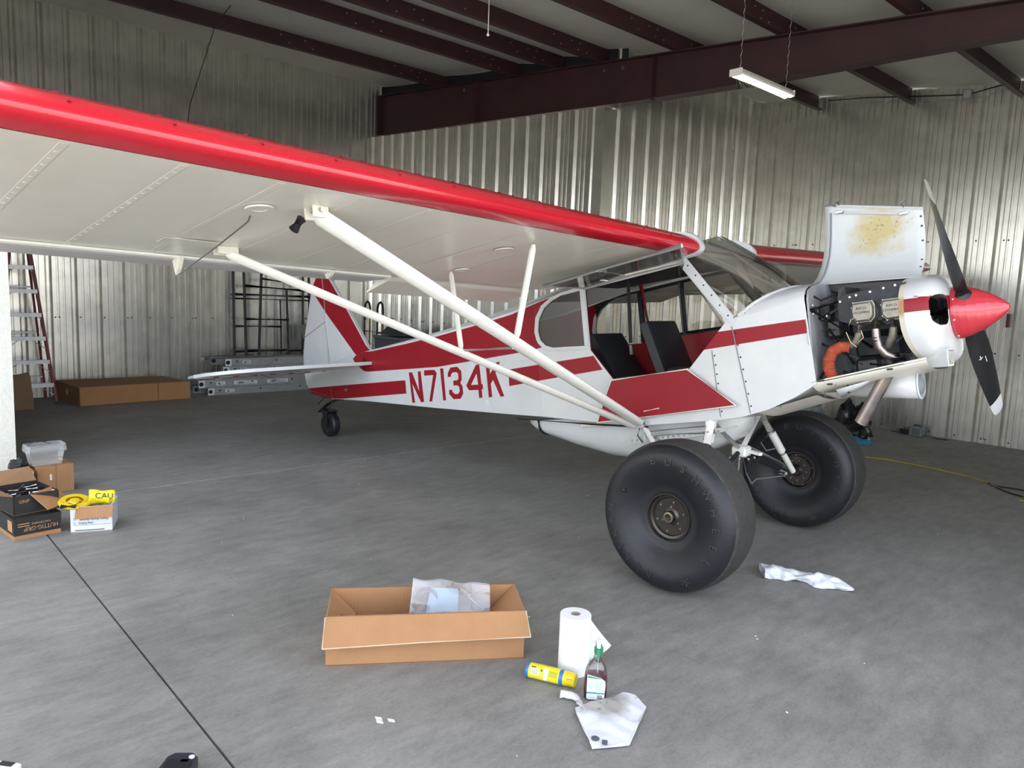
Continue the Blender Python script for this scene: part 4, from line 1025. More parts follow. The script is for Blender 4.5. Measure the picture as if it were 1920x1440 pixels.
for s_ in (-1, 1):
    ab = AB(); ab.box((1.17, s_ * .243, .015), (.02, .17, .17)); 
    for k in range(12): ab.box((1.185, s_ * (.175 + k * .0125), .015), (.02, .003, .15), mi=1)
    ab.tube([(1.185, s_ * .235, -.05), (1.22, s_ * .225, -.015)], .010, 6, mi=1)
    part(ab, 'inlet_cylinder_fins', [BLACK, DARKM], 0)
# chin with landing light
ab = AB(); ab.loft([[(x, y, z) for y, z in ((-.21 - .04 * k, -.19), (-.13 - .02 * k, -.19), (-.13 - .02 * k, -.24), (-.14 - .015 * k, -.285), (-.22 - .035 * k, -.285), (-.225 - .04 * k, -.24))] for k, x in enumerate((1.13, 1.22, 1.288))], True, True); ch = part(ab, 'light_housing', WHITE, 30)
ab = AB(); ab.box((1.290, -.235, -.236), (.006, .11, .075)); part(ab, 'light_bezel', ALU, 0, parent=ch)
ab = AB(); ab.box((1.295, -.235, -.236), (.004, .094, .062)); part(ab, 'landing_light_lens', mat('mirror_lens', (.25, .25, .26), .12, metal=.9, var=.5, scale=25), 0, parent=ch)
# spinner and propeller
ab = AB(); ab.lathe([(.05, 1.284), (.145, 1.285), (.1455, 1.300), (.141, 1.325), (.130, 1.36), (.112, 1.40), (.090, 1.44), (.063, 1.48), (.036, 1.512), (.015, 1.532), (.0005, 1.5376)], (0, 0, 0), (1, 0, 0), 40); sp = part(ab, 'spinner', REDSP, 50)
ab = AB()
for k in range(8):
    a = k * PI / 4 + .3; ab.ball((1.300, .1455 * math.cos(a), .1455 * math.sin(a)), .006, 6)
part(ab, 'spinner_screw', ALU, 30, parent=sp)
PX0 = 1.335
pa = Vector((0, -.7015, .7127)); 
for k in (1, -1):
    a = pa * k; t = Vector((1, 0, 0)).cross(a)
    rings = []; rad = [.09, .13, .20, .30, .42, .55, .66, .745, .755, .80, .845, .862, .868]
    ch_ = [.06, .085, .115, .138, .148, .144, .132, .118, .117, .108, .090, .062, .02]
    tk = [.05, .040, .028, .022, .018, .014, .011, .009, .0088, .008, .007, .005, .003]
    bt = [66, 58, 47, 39, 33, 28, 25.5, 24, 24, 24, 25, 26, 26]
    for r_, c_, k_, b_ in zip(rad, ch_, tk, bt):
        bb = R(b_); cv = t * math.cos(bb) + Vector((1, 0, 0)) * math.sin(bb); nv = a.cross(cv)
        p = Vector((PX0, 0, .0)) + a * r_ + Vector((0, 0, .012))
        rings.append([p + cv * (c_ * q) + nv * (k_ * w_) for q, w_ in ((-.5, 0), (-.3, .45), (.0, .55), (.3, .4), (.5, .05), (.3, -.25), (0, -.35), (-.3, -.3))])
    ab = AB(); ab.loft(rings[:9], True, True); bl = part(ab, 'propeller_blade', BLACK, 50, label='matt black propeller blade')
    ab = AB(); ab.loft(rings[8:], True, True); part(ab, 'blade_tip', WHITE, 50, parent=bl, label='white blade tip')
    if k < 0:
        ab = AB(); bb = R(35); cv = t * math.cos(bb) + Vector((1, 0, 0)) * math.sin(bb); nv = a.cross(cv)
        sgn = 1 if nv.y < 0 else -1
        for dr, dc, lr, lc_ in ((.40, .012, .045, .004), (.37, -.02, .004, .028), (.365, -.02, .03, .004)):
            p = Vector((PX0, 0, .012)) + a * dr + cv * dc + nv * sgn * .0125
            q = [p + a * (lr / 2 * i_) + cv * (lc_ / 2 * j_) for i_, j_ in ((-1, -1), (1, -1), (1, 1), (-1, 1))]
            ab.hexa(q + [x_ + nv * sgn * .001 for x_ in q])
        part(ab, 'blade_marking', LABW, 0, parent=bl)
    # dark cut-out where the blade leaves the spinner
    ab = AB(); p0 = Vector((PX0 - .005, 0, 0)) + a * .112
    ab.lathe([(.001, .034), (.035, .030), (.052, .012), (.055, -.03)], p0, a, 20); part(ab, 'blade_cutout', BLACK, 50, parent=sp)
# ---- engine
ab = AB(); ab.bbox((.93, 0, .02), (.36, .26, .20), .03); ab.bbox((.90, 0, -.14), (.26, .20, .14), .02); ab.tube([(1.1, 0, .0), (1.28, 0, .0)], .06, 14); part(ab, 'crankcase', DARKM, 30)
for ci, (cx, cz) in enumerate(((.897, .050), (1.052, .046))):
    for s_ in (-1, 1):
        xx = cx if s_ < 0 else cx + .03
        ab = AB(); pr = []
        for k in range(12): pr += [(.072, .13 + k * .0125), (.072, .133 + k * .0125), (.060, .136 + k * .0125), (.060, .140 + k * .0125)]
        ab.lathe(pr, (xx, 0, cz), (0, s_, 0), 20); cy = part(ab, 'cylinder', DARKM, 30)
        # rocker cover: rounded octagonal pan
        ab = AB(); oc = [(-.055, -.028), (-.034, -.052), (.034, -.052), (.055, -.028), (.058, .030), (.048, .056), (-.048, .056), (-.058, .030)]
        ab.loft([[(xx + x * k, s_ * y, cz + z * k) for x, z in oc] for y, k in ((.27, 1.08), (.295, 1.08), (.296, .98), (.322, .93), (.330, .80))], True, True)
        rc = part(ab, 'rocker_cover', ALUC, 30, parent=cy)
        if s_ < 0:
            ab = AB()
            text_on(ab, 'AVCO', .020, (xx, -.3305, cz + .022), (1, 0, 0), (0, 0, 1), .0015); text_on(ab, 'LYCOMING', .017, (xx, -.3305, cz - .002), (1, 0, 0), (0, 0, 1), .0015)
            part(ab, 'cast_lettering', DARKM, 0, parent=cy)
            ab = AB()
            for k in range(8):
                x, z = oc[k]; ab.ball((xx + x * 1.04, -.297, cz + z * 1.04), .005, 6)
            part(ab, 'cover_screw', STEEL, 0, parent=cy)
# baffle with white screws
ab = AB(); ab.prism([(.750, .02), (.750, .135), (.80, .165), (1.115, .188), (1.115, -.02), (1.0, -.03), (.97, .0), (.86, -.03)], lambda x, z, t: (x, -.255 - t, z), 0, .003); bf = part(ab, 'engine_baffle', DARKM, 0)
ab = AB()
for (x, z) in ((.765, .128), (.82, .146), (.855, .152), (.93, .160), (1.0, .170), (1.06, .177)): ab.ball((x, -.262, z), .008, 6)
stuff(part(ab, 'baffle_screw', LABW, 30, parent=bf))
ab = AB(); ab.hexa([(.745, -.25, .13), (.80, -.25, .16), (.80, .2, .16), (.745, .2, .13), (.76, -.25, .20), (.79, -.24, .21), (.79, .2, .21), (.76, .2, .20)]); part(ab, 'baffle_seal', DARKM, 20)
# exhaust
ab = AB(); ab.tube([(.958, -.30, -.012), (.955, -.305, -.05), (.955, -.305, -.10), (.962, -.30, -.15), (.985, -.285, -.19), (1.02, -.26, -.215), (1.06, -.22, -.225)], .023, 12); e1 = part(ab, 'exhaust_pipe', EXH, 40, label='heat-stained exhaust pipe')
ab = AB()
for z in (-.095, -.112): ab.tube([(.955, -.305, z), (.955, -.305, z - .006)], .028, 12)
ab.tube([(.958, -.30, -.010), (.957, -.301, -.022)], .029, 12); part(ab, 'pipe_clamp', BRASS, 30, parent=e1)
ab = AB(); ab.tube([(1.04, -.28, -.005), (1.042, -.285, -.05), (1.030, -.28, -.10), (1.0, -.26, -.14), (.96, -.22, -.16)], .022, 12); part(ab, 'exhaust_pipe', EXHD, 40)
ab = AB(); ab.tube([(.868, -.29, -.02), (.865, -.295, -.06), (.85, -.29, -.10), (.82, -.28, -.125), (.77, -.26, -.135)], .022, 12); part(ab, 'exhaust_pipe', EXHD, 40)
ab = AB(); ab.tube([(.985, -.20, -.27), (.968, -.205, -.305), (.90, -.20, -.41), (.800, -.20, -.572)], .036, 18, caps=False); stk = part(ab, 'exhaust_stack', EXH, 50, label='long exhaust stack pointing down and back')
ab = AB(); dd = (Vector((.800, -.20, -.572)) - Vector((.9, -.2, -.41))).normalized(); ab.lathe([(.036, 0), (.0365, .002), (.033, .002), (.032, -.05), (.001, -.05)], (.800, -.20, -.572), dd, 18, mis=[0, 0, 1, 1]); part(ab, 'stack_end', [BRASS, BLACK], 30, parent=stk)
ab = AB(); ab.lathe([(.040, 0), (.052, .004), (.055, -.01)], (.985, -.205, -.283), (0, -.35, -1), 18); part(ab, 'stack_opening', DARKM, 30)
# scat hose, mount tubes, firewall bits, wires
ab = AB(); pts = [Vector(p) for p in ((.80, -.27, -.135), (.755, -.29, -.13), (.715, -.30, -.15), (.690, -.305, -.20), (.685, -.305, -.25), (.70, -.30, -.30), (.73, -.29, -.325))]
dense = []
for i in range(len(pts) - 1):
    for k in range(9): dense.append(pts[i].lerp(pts[i + 1], k / 9))
ab.tube(dense, [.034 if k % 2 else .029 for k in range(len(dense))], 12); part(ab, 'duct_hose', SCAT, 60, label='orange flexible duct hose')
ab = AB()
for a, c in (((.618, -.315, .10), (.78, -.24, .135)), ((.618, -.315, .10), (.90, -.20, -.15)), ((.64, -.325, -.300), (.80, -.27, .00)), ((.70, -.29, -.02), (.82, -.28, -.235))):
    ab.tube([a, c], .0095, 8)
part(ab, 'engine_mount', BLACK, 30)
ab = AB(); ab.tube([(.615, -.322, .10), (.650, -.318, .10)], .022, 10); part(ab, 'mount_bushing', BLACKP, 30)
ab = AB()
for p in ((.632, -.322, .125), (.632, -.322, .075), (.70, -.30, .055), (.70, -.30, -.325), (.80, -.30, -.305), (.68, -.32, -.31)): ab.ball(p, .008, 6)
for a, c in (((.66, -.29, -.025), (.73, -.28, -.03)), ((.80, -.27, -.20), (.86, -.27, -.24)), ((1.05, -.29, -.13), (1.10, -.29, -.09)), ((.94, -.28, -.02), (1.0, -.28, .0))): ab.tube([a, c], .005, 6)
part(ab, 'engine_fitting', STEEL, 30)
ab = AB()
for k, pts_ in enumerate(([(.83, -.30, .02), (.80, -.31, -.05), (.82, -.31, -.11), (.85, -.31, -.14)], [(.84, -.29, -.02), (.88, -.31, -.05), (.89, -.31, -.09), (.85, -.31, -.12)])): ab.tube(pts_, .0035, 5)
part(ab, 'ignition_lead', BRASS, 30)
ab = AB()
for pts_ in ([(.62, -.22, .05), (.70, -.25, .07), (.76, -.24, .10)], [(.62, -.2, -.1), (.72, -.22, -.15), (.8, -.2, -.2)], [(.62, -.26, .18), (.66, -.26, .15), (.72, -.2, .18)], [(1.0, -.27, -.22), (1.06, -.28, -.20), (1.12, -.27, -.21)], [(.9, -.27, -.24), (1.0, -.28, -.255), (1.1, -.28, -.235)]): ab.tube(pts_, .008, 6)
ab.bbox((.66, -.18, .08), (.06, .10, .10), .01); ab.bbox((.70, -.15, -.02), (.1, .12, .12), .02); ab.bbox((.86, -.12, -.25), (.14, .14, .10), .02); ab.tube([(.77, -.3, -.29), (.82, -.30, -.285)], .03, 12); ab.tube([(1.02, -.26, -.235), (1.09, -.26, -.22)], .035, 12)
part(ab, 'engine_accessory', BLACKP, 30)
# air scoop below the cowl with grey dome in its mouth, outlet flap and drain
ab = AB(); rings = []
for x, r_, zc in ((.66, .02, -.385), (.74, .045, -.385), (.86, .066, -.374), (.98, .076, -.376), (1.085, .080, -.379)):
    rings.append([(x, -.05 + r_ * 1.05 * math.cos(a * PI / 12), zc + r_ * math.sin(a * PI / 12)) for a in range(24)])
ab.loft(rings, True, False); scp = part(ab, 'air_scoop', WHITE, 50, thick=.004)
ab = AB(); ab.lathe([(.072, .0), (.070, .02), (.055, .042), (.03, .054), (.001, .058)], (1.052, -.05, -.379), (1, 0, 0), 24); part(ab, 'scoop_dome', GREYP, 60, parent=scp)
ab = AB(); ab.lathe([(.080, 0), (.086, .004), (.078, .01), (.076, -.01)], (1.085, -.05, -.379), (1, 0, 0), 30); part(ab, 'scoop_rim', WHITE, 50, parent=scp)
ab = AB(); ab.loft([[(x, -.22 + yy * w_, z - h_ * (1 - yy * yy)) for yy in (-1, -.5, 0, .5, 1)] for x, w_, z, h_ in ((.88, .07, -.335, .0), (.80, .085, -.352, .03), (.72, .10, -.37, .055))], False); part(ab, 'cowl_outlet_flap', WHITE, 50, thick=.003)
ab = AB(); ab.tube([(.765, -.26, -.345), (.77, -.265, -.395)], .008, 8); part(ab, 'breather_pipe', BLACK, 30)
ab = AB(); ab.grid(6, 8, lambda u, v: (.60 + .17 * u, -.30 + .36 * v, -.385 - .050 * math.sin(PI * min(1, u * 1.05)) * math.sin(PI * v))); part(ab, 'cowl_blister', CREAM, 50)

# small dark bottle on the front seat
_q = Matrix.Rotation(R(5.0), 3, 'Z') @ Vector(B(-.33, -.235, -.205))
bt_ = thing('dark_bottle', 'small dark plastic bottle lying on the front seat by the open door', 'bottle', _q, R(5.0))
mb = MB(); mb.lathe([(.001, -.075), (.030, -.074), (.036, -.068), (.036, -.02), (.033, -.012), (.036, -.004), (.036, .040), (.026, .058), (.014, .066), (.013, .080)], (0, 0, .018), (.97, 0, .22), 18); mb.obj('bottle_body', BLACKP, bt_, 40)
mb = MB(); mb.lathe([(.016, .078), (.016, .096), (.001, .097)], (0, 0, .018), (.97, 0, .22), 14); mb.obj('bottle_cap', GREYP, bt_, 30)

# ------------------------------------------------------------------ fluorescent lamp over the nose
LZ = 3.62
lamp = thing('shop_light', 'hanging white twin-strip shop light glowing under the rafter', 'lamp', (-1.275, 1.87, LZ))
mb = MB(); mb.loft([[(x, y, z) for x, z in ((-.055, .0), (-.065, .012), (-.04, .05), (.04, .05), (.065, .012), (.055, .0))] for y in (-.46, .46)], True, True); mb.obj('housing', BULBCAP, lamp, 0)
for s_ in (-1, 1):
    mb = MB(); mb.tube([(s_ * .028, -.45, -.002), (s_ * .028, .45, -.002)], .018, 10); mb.obj('lamp_tube', TUBE, lamp, 40)
    mb = MB(); mb.bbox((0, s_ * .465, .018), (.125, .012, .062), .004); mb.obj('end_cap', BULBCAP, lamp, 0)
    mb = MB(); top = ceil_z(-1.275) - .06 - LZ
    for k in range(int(top / .045)): mb.tube([(-.0, s_ * .40, .05 + k * .045), (.006 * (1 if k % 2 else -1), s_ * .40, .05 + k * .045 + .022), (0, s_ * .40, .05 + k * .045 + .045)], .0035, 4)
    mb.obj('hanging_chain', WIREM, lamp, 0)
mb = MB(); mb.tube([(0, -.44, 0), (-.01, -.44, -.3), (.005, -.44, -.62)], .003, 5); mb.ball((.005, -.44, -.63), .010, 6); mb.obj('pull_cord', WIREM, lamp, 30)
mb = MB()
for k in range(9):
    a = random.random(); mb.tube([(.0, -.42 + .02 * k, -.01), (.02 * random.random(), -.40 + .035 * k, -.05 - .05 * a), (.0, -.36 + .035 * k, -.03 - .08 * a)], .002, 4)
stuff(mb.obj('cobweb', WIREM, lamp, 0))

# hanging things and roof wires
mb = MB(); zt = ceil_z(-3.0) - .02; mb.tube([(-3.02, .06, zt), (-3.02, .06, 4.05), (-3.02, .06, 4.0)], .005, 5); mb.ball((-3.02, .06, 3.99), .014, 8)
tag(mb.obj('pull_string', STRUTW, None, 30), 'thin white pull string hanging from the roof at top centre', 'string')
mb = MB(); mb.tube([(-6.9, -.75, ceil_z(-6.9) - .02), (-6.6, -1.05, 4.6), (-6.3, -1.45, 3.6), (-6.05, -1.62, 2.9)], .005, 5)
tag(mb.obj('slack_wire', CORDK, None, 30), 'dark slack wire hanging from the roof down behind the near wing', 'wire')
mb = MB(); mb.tube([(-2.72, 6.1, ceil_z(-2.72) - .10), (-2.2, 6.1, 4.50), (-1.2, 6.12, 4.37), (-.95, 6.12, 4.34), (-.55, 6.13, 4.40)], .009, 6); cw = MB()
tag(mb.obj('roof_cable', CORDK, None, 30), 'dark cable sagging along the top of the right wall', 'cable')
jb = thing('junction_box', 'small grey junction box fixed at the top of the right wall', 'junction box', (-.95, 6.14, 4.345))
mb = MB(); mb.bbox((0, 0, 0), (.10, .07, .12), .006); mb.obj('box_body', GREYP, jb, 0)
mb = MB(); mb.bbox((0, -.038, 0), (.08, .006, .10), .002); mb.obj('cover_plate', ALU, jb, 0)

# ------------------------------------------------------------------ ladders, scaffold, hand truck at the back
def stepladder(loc, rz, H, wb, wt, spread, mrail, label, name='stepladder', grp=None, hidden=False):
    t = thing(name, label, 'ladder', loc, rz, grp)
    # local: x forward (climbing face), y across
    lean = spread * .45
    def pt(s_, z): k = z / H; return Vector((lean * (1 - k), s_ * (wb + (wt - wb) * k) / 2, z))
    for s_ in (-1, 1):
        mb = MB(); a, c = pt(s_, 0), pt(s_, H - .03)
        d1, d2 = Vector((.036, 0, 0)), Vector((0, -s_ * .016, 0))
        mb.hexa([a - d1, a + d1, a + d1 + d2 * 2, a - d1 + d2 * 2, c - d1, c + d1, c + d1 + d2 * 2, c - d1 + d2 * 2]); r_ = mb.obj('front_rail', mrail, t, 0)
        mb = MB(); mb.bbox((a.x, a.y - s_ * .016, .015), (.085, .045, .03), .004); mb.obj('foot', BLACKP, t, 0)
        mb = MB(); a2 = Vector((-spread * .55, s_ * wb / 2 * .96, 0)); c2 = Vector((-.05, s_ * wt / 2, H - .05)); d1 = Vector((.022, 0, 0)); d2 = Vector((0, -s_ * .012, 0))
        mb.hexa([a2 - d1, a2 + d1, a2 + d1 + d2 * 2, a2 - d1 + d2 * 2, c2 - d1, c2 + d1, c2 + d1 + d2 * 2, c2 - d1 + d2 * 2]); mb.obj('rear_rail', mrail, t, 0)
    k = 0; z = .27
    while z < H - .15:
        p0, p1 = pt(-1, z), pt(1, z); mb = MB(); wd = (p1.y - p0.y) - .03
        mb.box((p0.x, 0, z), (.085, wd, .006)); mb.box((p0.x + .040, 0, z - .022), (.006, wd, .05)); mb.box((p0.x - .040, 0, z - .018), (.006, wd, .04)); mb.obj('step', ALU, t, 0)
        mb = MB()
        for s_ in (-1, 1):
            yy = (p1.y - .02) * s_; mb.tube([(p0.x + .03, yy, z - .15 if k < 3 else z - .07), (p0.x + .03, yy - s_ * (.16 if k < 3 else .07), z - .03)], .008, 5)
        mb.obj('step_brace', ALU, t, 0)
        if k % 2 == 0:
            mb = MB(); kk = z / H; mb.box((-spread * .55 * (1 - kk) - .05 * kk, 0, z + .03), (.03, (wb + (wt - wb) * kk) * .94, .02)); mb.obj('rear_bar', ALU, t, 0)
        z += .3015; k += 1
    mb = MB(); mb.bbox((-.02, 0, H - .02), (.22, wt + .04, .05), .008); mb.obj('top_cap', BLACKP, t, 0)
    return t
stepladder((-8.95, -2.69, 0), R(0), 2.44, .65, .16, .60, REDFG, 'red fibreglass stepladder standing by the left wall beyond the white wall')
stepladder((-4.05 - .0, 5.75, 0), R(-70), 1.56, .50, .36, .60, REDFG2, 'bright red stepladder seen through the cabin windows')
LADS = [(-.47, -8.55, .000, .108, 'bottom ladder of the aluminium ladder stack on the floor'), (-.60, -8.56, .111, .118, 'second ladder up in the aluminium stack, sticking out furthest left'), (-.36, -8.54, .232, .085, 'middle ladder of the aluminium ladder stack'), (-.24, -8.56, .320, .095, 'fourth ladder up in the aluminium stack'), (-.21, -8.55, .420, .115, 'topmost ladder of the aluminium ladder stack')]
for k, (y0, x0, z0, h, lab) in enumerate(LADS):
    t = thing('extension_ladder', lab, 'ladder', (x0, y0, z0), 0, None)
    Ln = 1.98 - y0 - .06 * (k % 3)
    for j, xo in enumerate((0, -.30)):
        mb = MB(); pr = [(0.0, 0), (.0, h), (-.03, h), (-.03, h - .004), (-.004, h - .006), (-.004, .006), (-.03, .004), (-.03, 0)]
        if j: pr = [(-.03 - a, b_) for a, b_ in pr]
        yo = 0.10 * j * (1 if k % 2 else -1)
        mb.loft([[(xo + a, yo, b_) for a, b_ in pr], [(xo + a, yo + Ln, b_) for a, b_ in pr]], True, True); rl = mb.obj('rail', ALU, t, 0)
        mb = MB(); mb.bbox((xo + (.003 if j == 0 else -.033), yo + .045, h / 2), (.012, .09, h * .92), .003); mb.lathe([(.001, .002), (h * .28, .002), (h * .28, 0)], (xo + .009, yo + .035, h * .5), (1, 0, 0), 10, mi=1); mb.obj('end_cap', [LABW, BLACK], t, 0)
    mb = MB()
    y = .20
    while y < Ln - .1:
        mb = MB(); mb.tube([(-.31, y, h / 2), (-.01, y, h / 2)], .016, 8); mb.obj('rung', ALU, t, 30); y += .305
    mb = MB()
    for y in (.175, .80, 1.45): mb.lathe([(.001, .003), (.013, .003), (.013, 0)], (.001, y, h * .62), (1, 0, 0), 8)
    mb.obj('rung_rivet', BLACK, t, 0)
    for (y, ww) in ((.26, .13), (.52, .36), (1.04, .34)) if k == 1 else ((.26, .13),):
        mb = MB(); mb.box((.0015, y + ww / 2, h * .5), (.002, ww, h * .46)); lb = mb.obj('warning_label', LABW, t, 0)
        mb = MB()
        for q in range(3): mb.box((.003, y + ww * .5, h * (.36 + .13 * q)), (.001, ww * .8, .004))
        mb.box((.003, y + ww * .3, h * .48), (.001, ww * .22, h * .22)); mb.obj('label_print', GREYP, lb, 0)
pole = thing('folding_prop_pole', 'thin grey metal poles lying on top of the ladder stack', 'pole', (-8.62, -.45, .545))
mb = MB(); mb.tube([(0.1, -.12, .0), (.05, .95, .01)], .009, 6); mb.tube([(.12, -.13, .035), (.0, .7, .03)], .009, 6); mb.obj('tube', ALU, pole, 30)
mb = MB(); mb.bbox((.1, -.11, .015), (.03, .05, .07), .004); mb.obj('end_bracket', ALU, pole, 0)
# scaffold frames leaning on the left wall
def scaffold(name, lab, segs, loc):
    t = thing(name, lab, 'scaffold', loc)
    for nm, a, c, r_ in segs:
        mb = MB(); mb.tube([a, c], r_, 8); mb.obj(nm, RUST, t, 30)
    return t
X1, X2 = -9.19, -9.10
scaffold('scaffold_frame', 'dark tubular scaffold frame leaning against the left wall, rear one', [
    ('post', (0, .19, 0), (-.04, .185, 2.0), .021), ('post', (0, 1.50, 0), (-.04, 1.46, 2.0), .021), ('post', (0, .98, 0), (-.03, .96, 1.42), .014),
    ('crossbar', (0, .2, 1.485), (0, 1.48, 1.475), .021), ('crossbar', (0, .2, 1.42), (0, 1.48, 1.41), .014), ('crossbar', (0, .2, .985), (0, .97, .975), .018), ('crossbar', (0, .2, .58), (0, 1.45, .57), .018)], (X1, 0, 0))
scaffold('scaffold_frame', 'dark scaffold frame in front, with a paint-spattered post', [
    ('post', (0, .35, 0), (-.03, .31, 2.0), .023), ('post', (.02, .52, 0), (-.02, .60, 2.0), .024), ('post', (0, 1.07, 0), (-.02, 1.02, 1.58), .020), ('post', (.0, 1.30, 0), (-.02, 1.31, 1.9), .018),
    ('crossbar', (0, .60, 1.745), (0, 1.34, 1.655), .019), ('crossbar', (0, .31, 1.625), (0, 1.34, 1.575), .024), ('crossbar', (0, .33, 1.10), (0, 1.05, 1.09), .018), ('crossbar', (0, .35, .605), (0, 1.06, .60), .018)], (X2, 0, 0))
ct = thing('plastic_crate', 'pale green tapered tub just left of the tail fin', 'tub', (-8.98, 1.35, .80))
mb = MB(); mb.loft([[(x * k, y * k, z) for x, y in ((-.085, -.12), (.085, -.12), (.085, .12), (-.085, .12))] for z, k in ((0, .7), (.22, 1.0), (.22, .94), (.01, .64))], True, True); mb.obj('tub_body', mat('pale_green_plastic', (.30, .33, .27), .5, var=.05, scale=10), ct, 20)
mb = MB(); mb.tube([(.085, -.12, .22), (.085, .12, .22)], .01, 6); mb.obj('tub_rim', GREYP, ct, 0)
st = thing('tub_stand', 'dark metal stand under the pale green tub by the fin', 'stand', (-8.98, 1.35, 0))
mb = MB(); mb.box((0, 0, .79), (.14, .20, .012)); mb.obj('stand_top', RUST, st, 0)
for a in (-1, 1):
    for c in (-1, 1):
        mb = MB(); mb.tube([(a * .07, c * .11, 0), (a * .06, c * .09, .79)], .012, 6); mb.obj('leg', RUST, st, 0)
# yellow hand truck
ht = thing('hand_truck', 'yellow hand truck with black loop handles by the back wall', 'hand truck', (-8.5, 2.36, 0))
for j, x in enumerate((-.31, .10)):
    for k in (0, 1):
        mb = MB(); mb.tube([(x - .09 + .175 * k, 0, .10), (x - .09 + .175 * k, .0, 1.22)], .016, 8); mb.obj('upright', YELPAINT if k else RUST, ht, 30)
    mb = MB(); mb.tube([(x - .09, 0, 1.22), (x - .09, 0, 1.32), (x - .06, 0, 1.40), (x, 0, 1.43), (x + .055, 0, 1.40), (x + .085, 0, 1.32), (x + .085, 0, 1.22)], .019, 8); mb.obj('loop_handle', BLACKP, ht, 40)
for z in (.32, .62, .92):
    mb = MB(); mb.tube([(-.40, -.01, z), (.19, -.01, z)], .014, 8); mb.obj('crossbar', YELPAINT, ht, 30)
mb = MB(); mb.box((-.1, -.07, .03), (.56, .14, .012)); mb.obj('toe_plate', YELPAINT, ht, 0)
for x in (-.36, .16):
    mb = MB(); mb.lathe([(.03, -.03), (.09, -.035), (.125, -.02), (.125, .02), (.09, .035), (.03, .03), (.001, .03)], (x, .08, .125), (1, 0, 0), 20); mb.obj('wheel', RUBBER, ht, 40)
# grey storage bins under a dark tarp
gb = thing('storage_bin', 'grey plastic storage bin by the back wall behind the fuselage', 'bin', (-7.62, 2.28, 0))
mb = MB(); mb.loft([[(x * k, y * k, z) for x, y in ((-.37, -.28), (.37, -.28), (.37, .28), (-.37, .28))] for z, k in ((0, .88), (.86, 1.0))], True, True); mb.obj('bin_body', mat('slate_blue_plastic', (.10, .125, .145), .5, var=.1, scale=8), gb, 0)
mb = MB(); mb.bbox((0, 0, .885), (.78, .60, .05), .01); mb.obj('bin_lid', mat('slate_blue_lid', (.12, .145, .165), .45, var=.1, scale=8), gb, 0)
mb = MB(); mb.grid(16, 12, lambda u, v: (-7.98 + .72 * u, 2.02 + .50 * v, .913 + .22 * math.sin(PI * u) ** .5 * math.sin(PI * v) ** .5 * (.55 + .7 * noise.noise(Vector((u * 3.3, v * 3, 2))) + .25 * u) + .02))
tag(mb.obj('dark_tarp', DKTARP, None, 50), 'crumpled dark tarp heaped on the grey storage bin', 'tarp')
# cardboard boxes at the back
cb = thing('long_box', 'long brown cardboard box lying shut on the floor by the left wall', 'box', (-8.32, -2.19, 0))
A0, A1, A2, A3 = Vector((0, 0)), Vector((-.115, 1.36)), Vector((-.85, 1.30)), Vector((-.90, -.10))
mb = MB(); q = [A0, A1, A2, A3]; mb.hexa([(p.x, p.y, .001) for p in q] + [(p.x + .012, p.y, .245) for p in q]); bb = mb.obj('box_body', CARDD, cb, 0)
mb = MB(); d = (A1 - A0).normalized(); n_ = Vector((d.y, -d.x))
def cbp(t, z, off): p = A0 + (A1 - A0) * t + n_ * off; return (p.x, p.y, z)
for t0, t1, o0, o1 in ((.0, .715, .012, .018), (.72, 1.03, .020, .050)):
    mb = MB(); mb.hexa([cbp(t0, .004, o0 + .015), cbp(t1, .004, o1 + .02), cbp(t1, .004, o1 + .024), cbp(t0, .004, o0 + .019), cbp(t0, .245, o0), cbp(t1, .245, o1), cbp(t1, .245, o1 + .004), cbp(t0, .245, o0 + .004)]); mb.obj('side_flap', CARD, cb, 0)
mb = MB(); mb.box((-.42, -.056, .14), (.10, .004, .08)); mb.obj('printed_label', CARDE, cb, 0)
pb = thing('paper_bag', 'open brown paper bag on the floor beside the stepladder', 'bag', (-8.42, -2.84, 0))
mb = MB(); rings = []
for z, k, tw in ((0, 1, 0), (.02, 1.04, 0), (.15, 1.0, .02), (.30, .90, .03), (.40, .86, .05), (.43, .82, .03), (.40, .78, .03)):
    rings.append([((x * k + tw * .5), y * k, z + .02 * math.sin(i * 2.3) * (z > .35)) for i, (x, y) in enumerate(((-.10, -.15), (-.02, -.16), (.10, -.15), (.11, 0), (.10, .14), (0, .15), (-.10, .14), (-.105, 0)))])
mb.loft(rings, True, False); mb.obj('bag_body', KRAFT, pb, 25)
mb = MB(); mb.box((0, 0, .008), (.18, .26, .008)); mb.obj('bag_base', KRAFT, pb, 0)

# ------------------------------------------------------------------ things on the floor by the right wall
def lump(name, mat_, c, size, seed, label, cat, n=22, amp=.35, flat=.05):
    mb = MB(); rings = []
    for i in range(n // 2 + 1):
        th = PI / 2 * i / (n // 2); ring = []
        for k in range(n):
            a = 2 * PI * k / n; dv = Vector((math.cos(a) * math.cos(th), math.sin(a) * math.cos(th), math.sin(th)))
            f = 1 + amp * noise.noise(dv * 2.1 + Vector((seed, seed * 2, 0))) + amp * .5 * noise.noise(dv * 5 + Vector((0, seed, 3)))
            ring.append(Vector((dv.x * size[0] * f, dv.y * size[1] * f, max(0.0, dv.z * size[2] * f) + .003)))
        rings.append(ring)
    mb.loft(rings, True, True)
    o = mb.obj(name, mat_, None, 50, loc=c); return tag(o, label, cat)
lump('bin_bag', BAGK, (-1.70, 5.42, 0), (.26, .24, .40), 1.3, 'black bin bag slumped on the floor behind the far tyre', 'bag')
lump('bin_bag', BAGK, (-1.45, 4.98, 0), (.17, .13, .19), 4.1, 'smaller black bag in front of the bin bag behind the far tyre', 'bag')
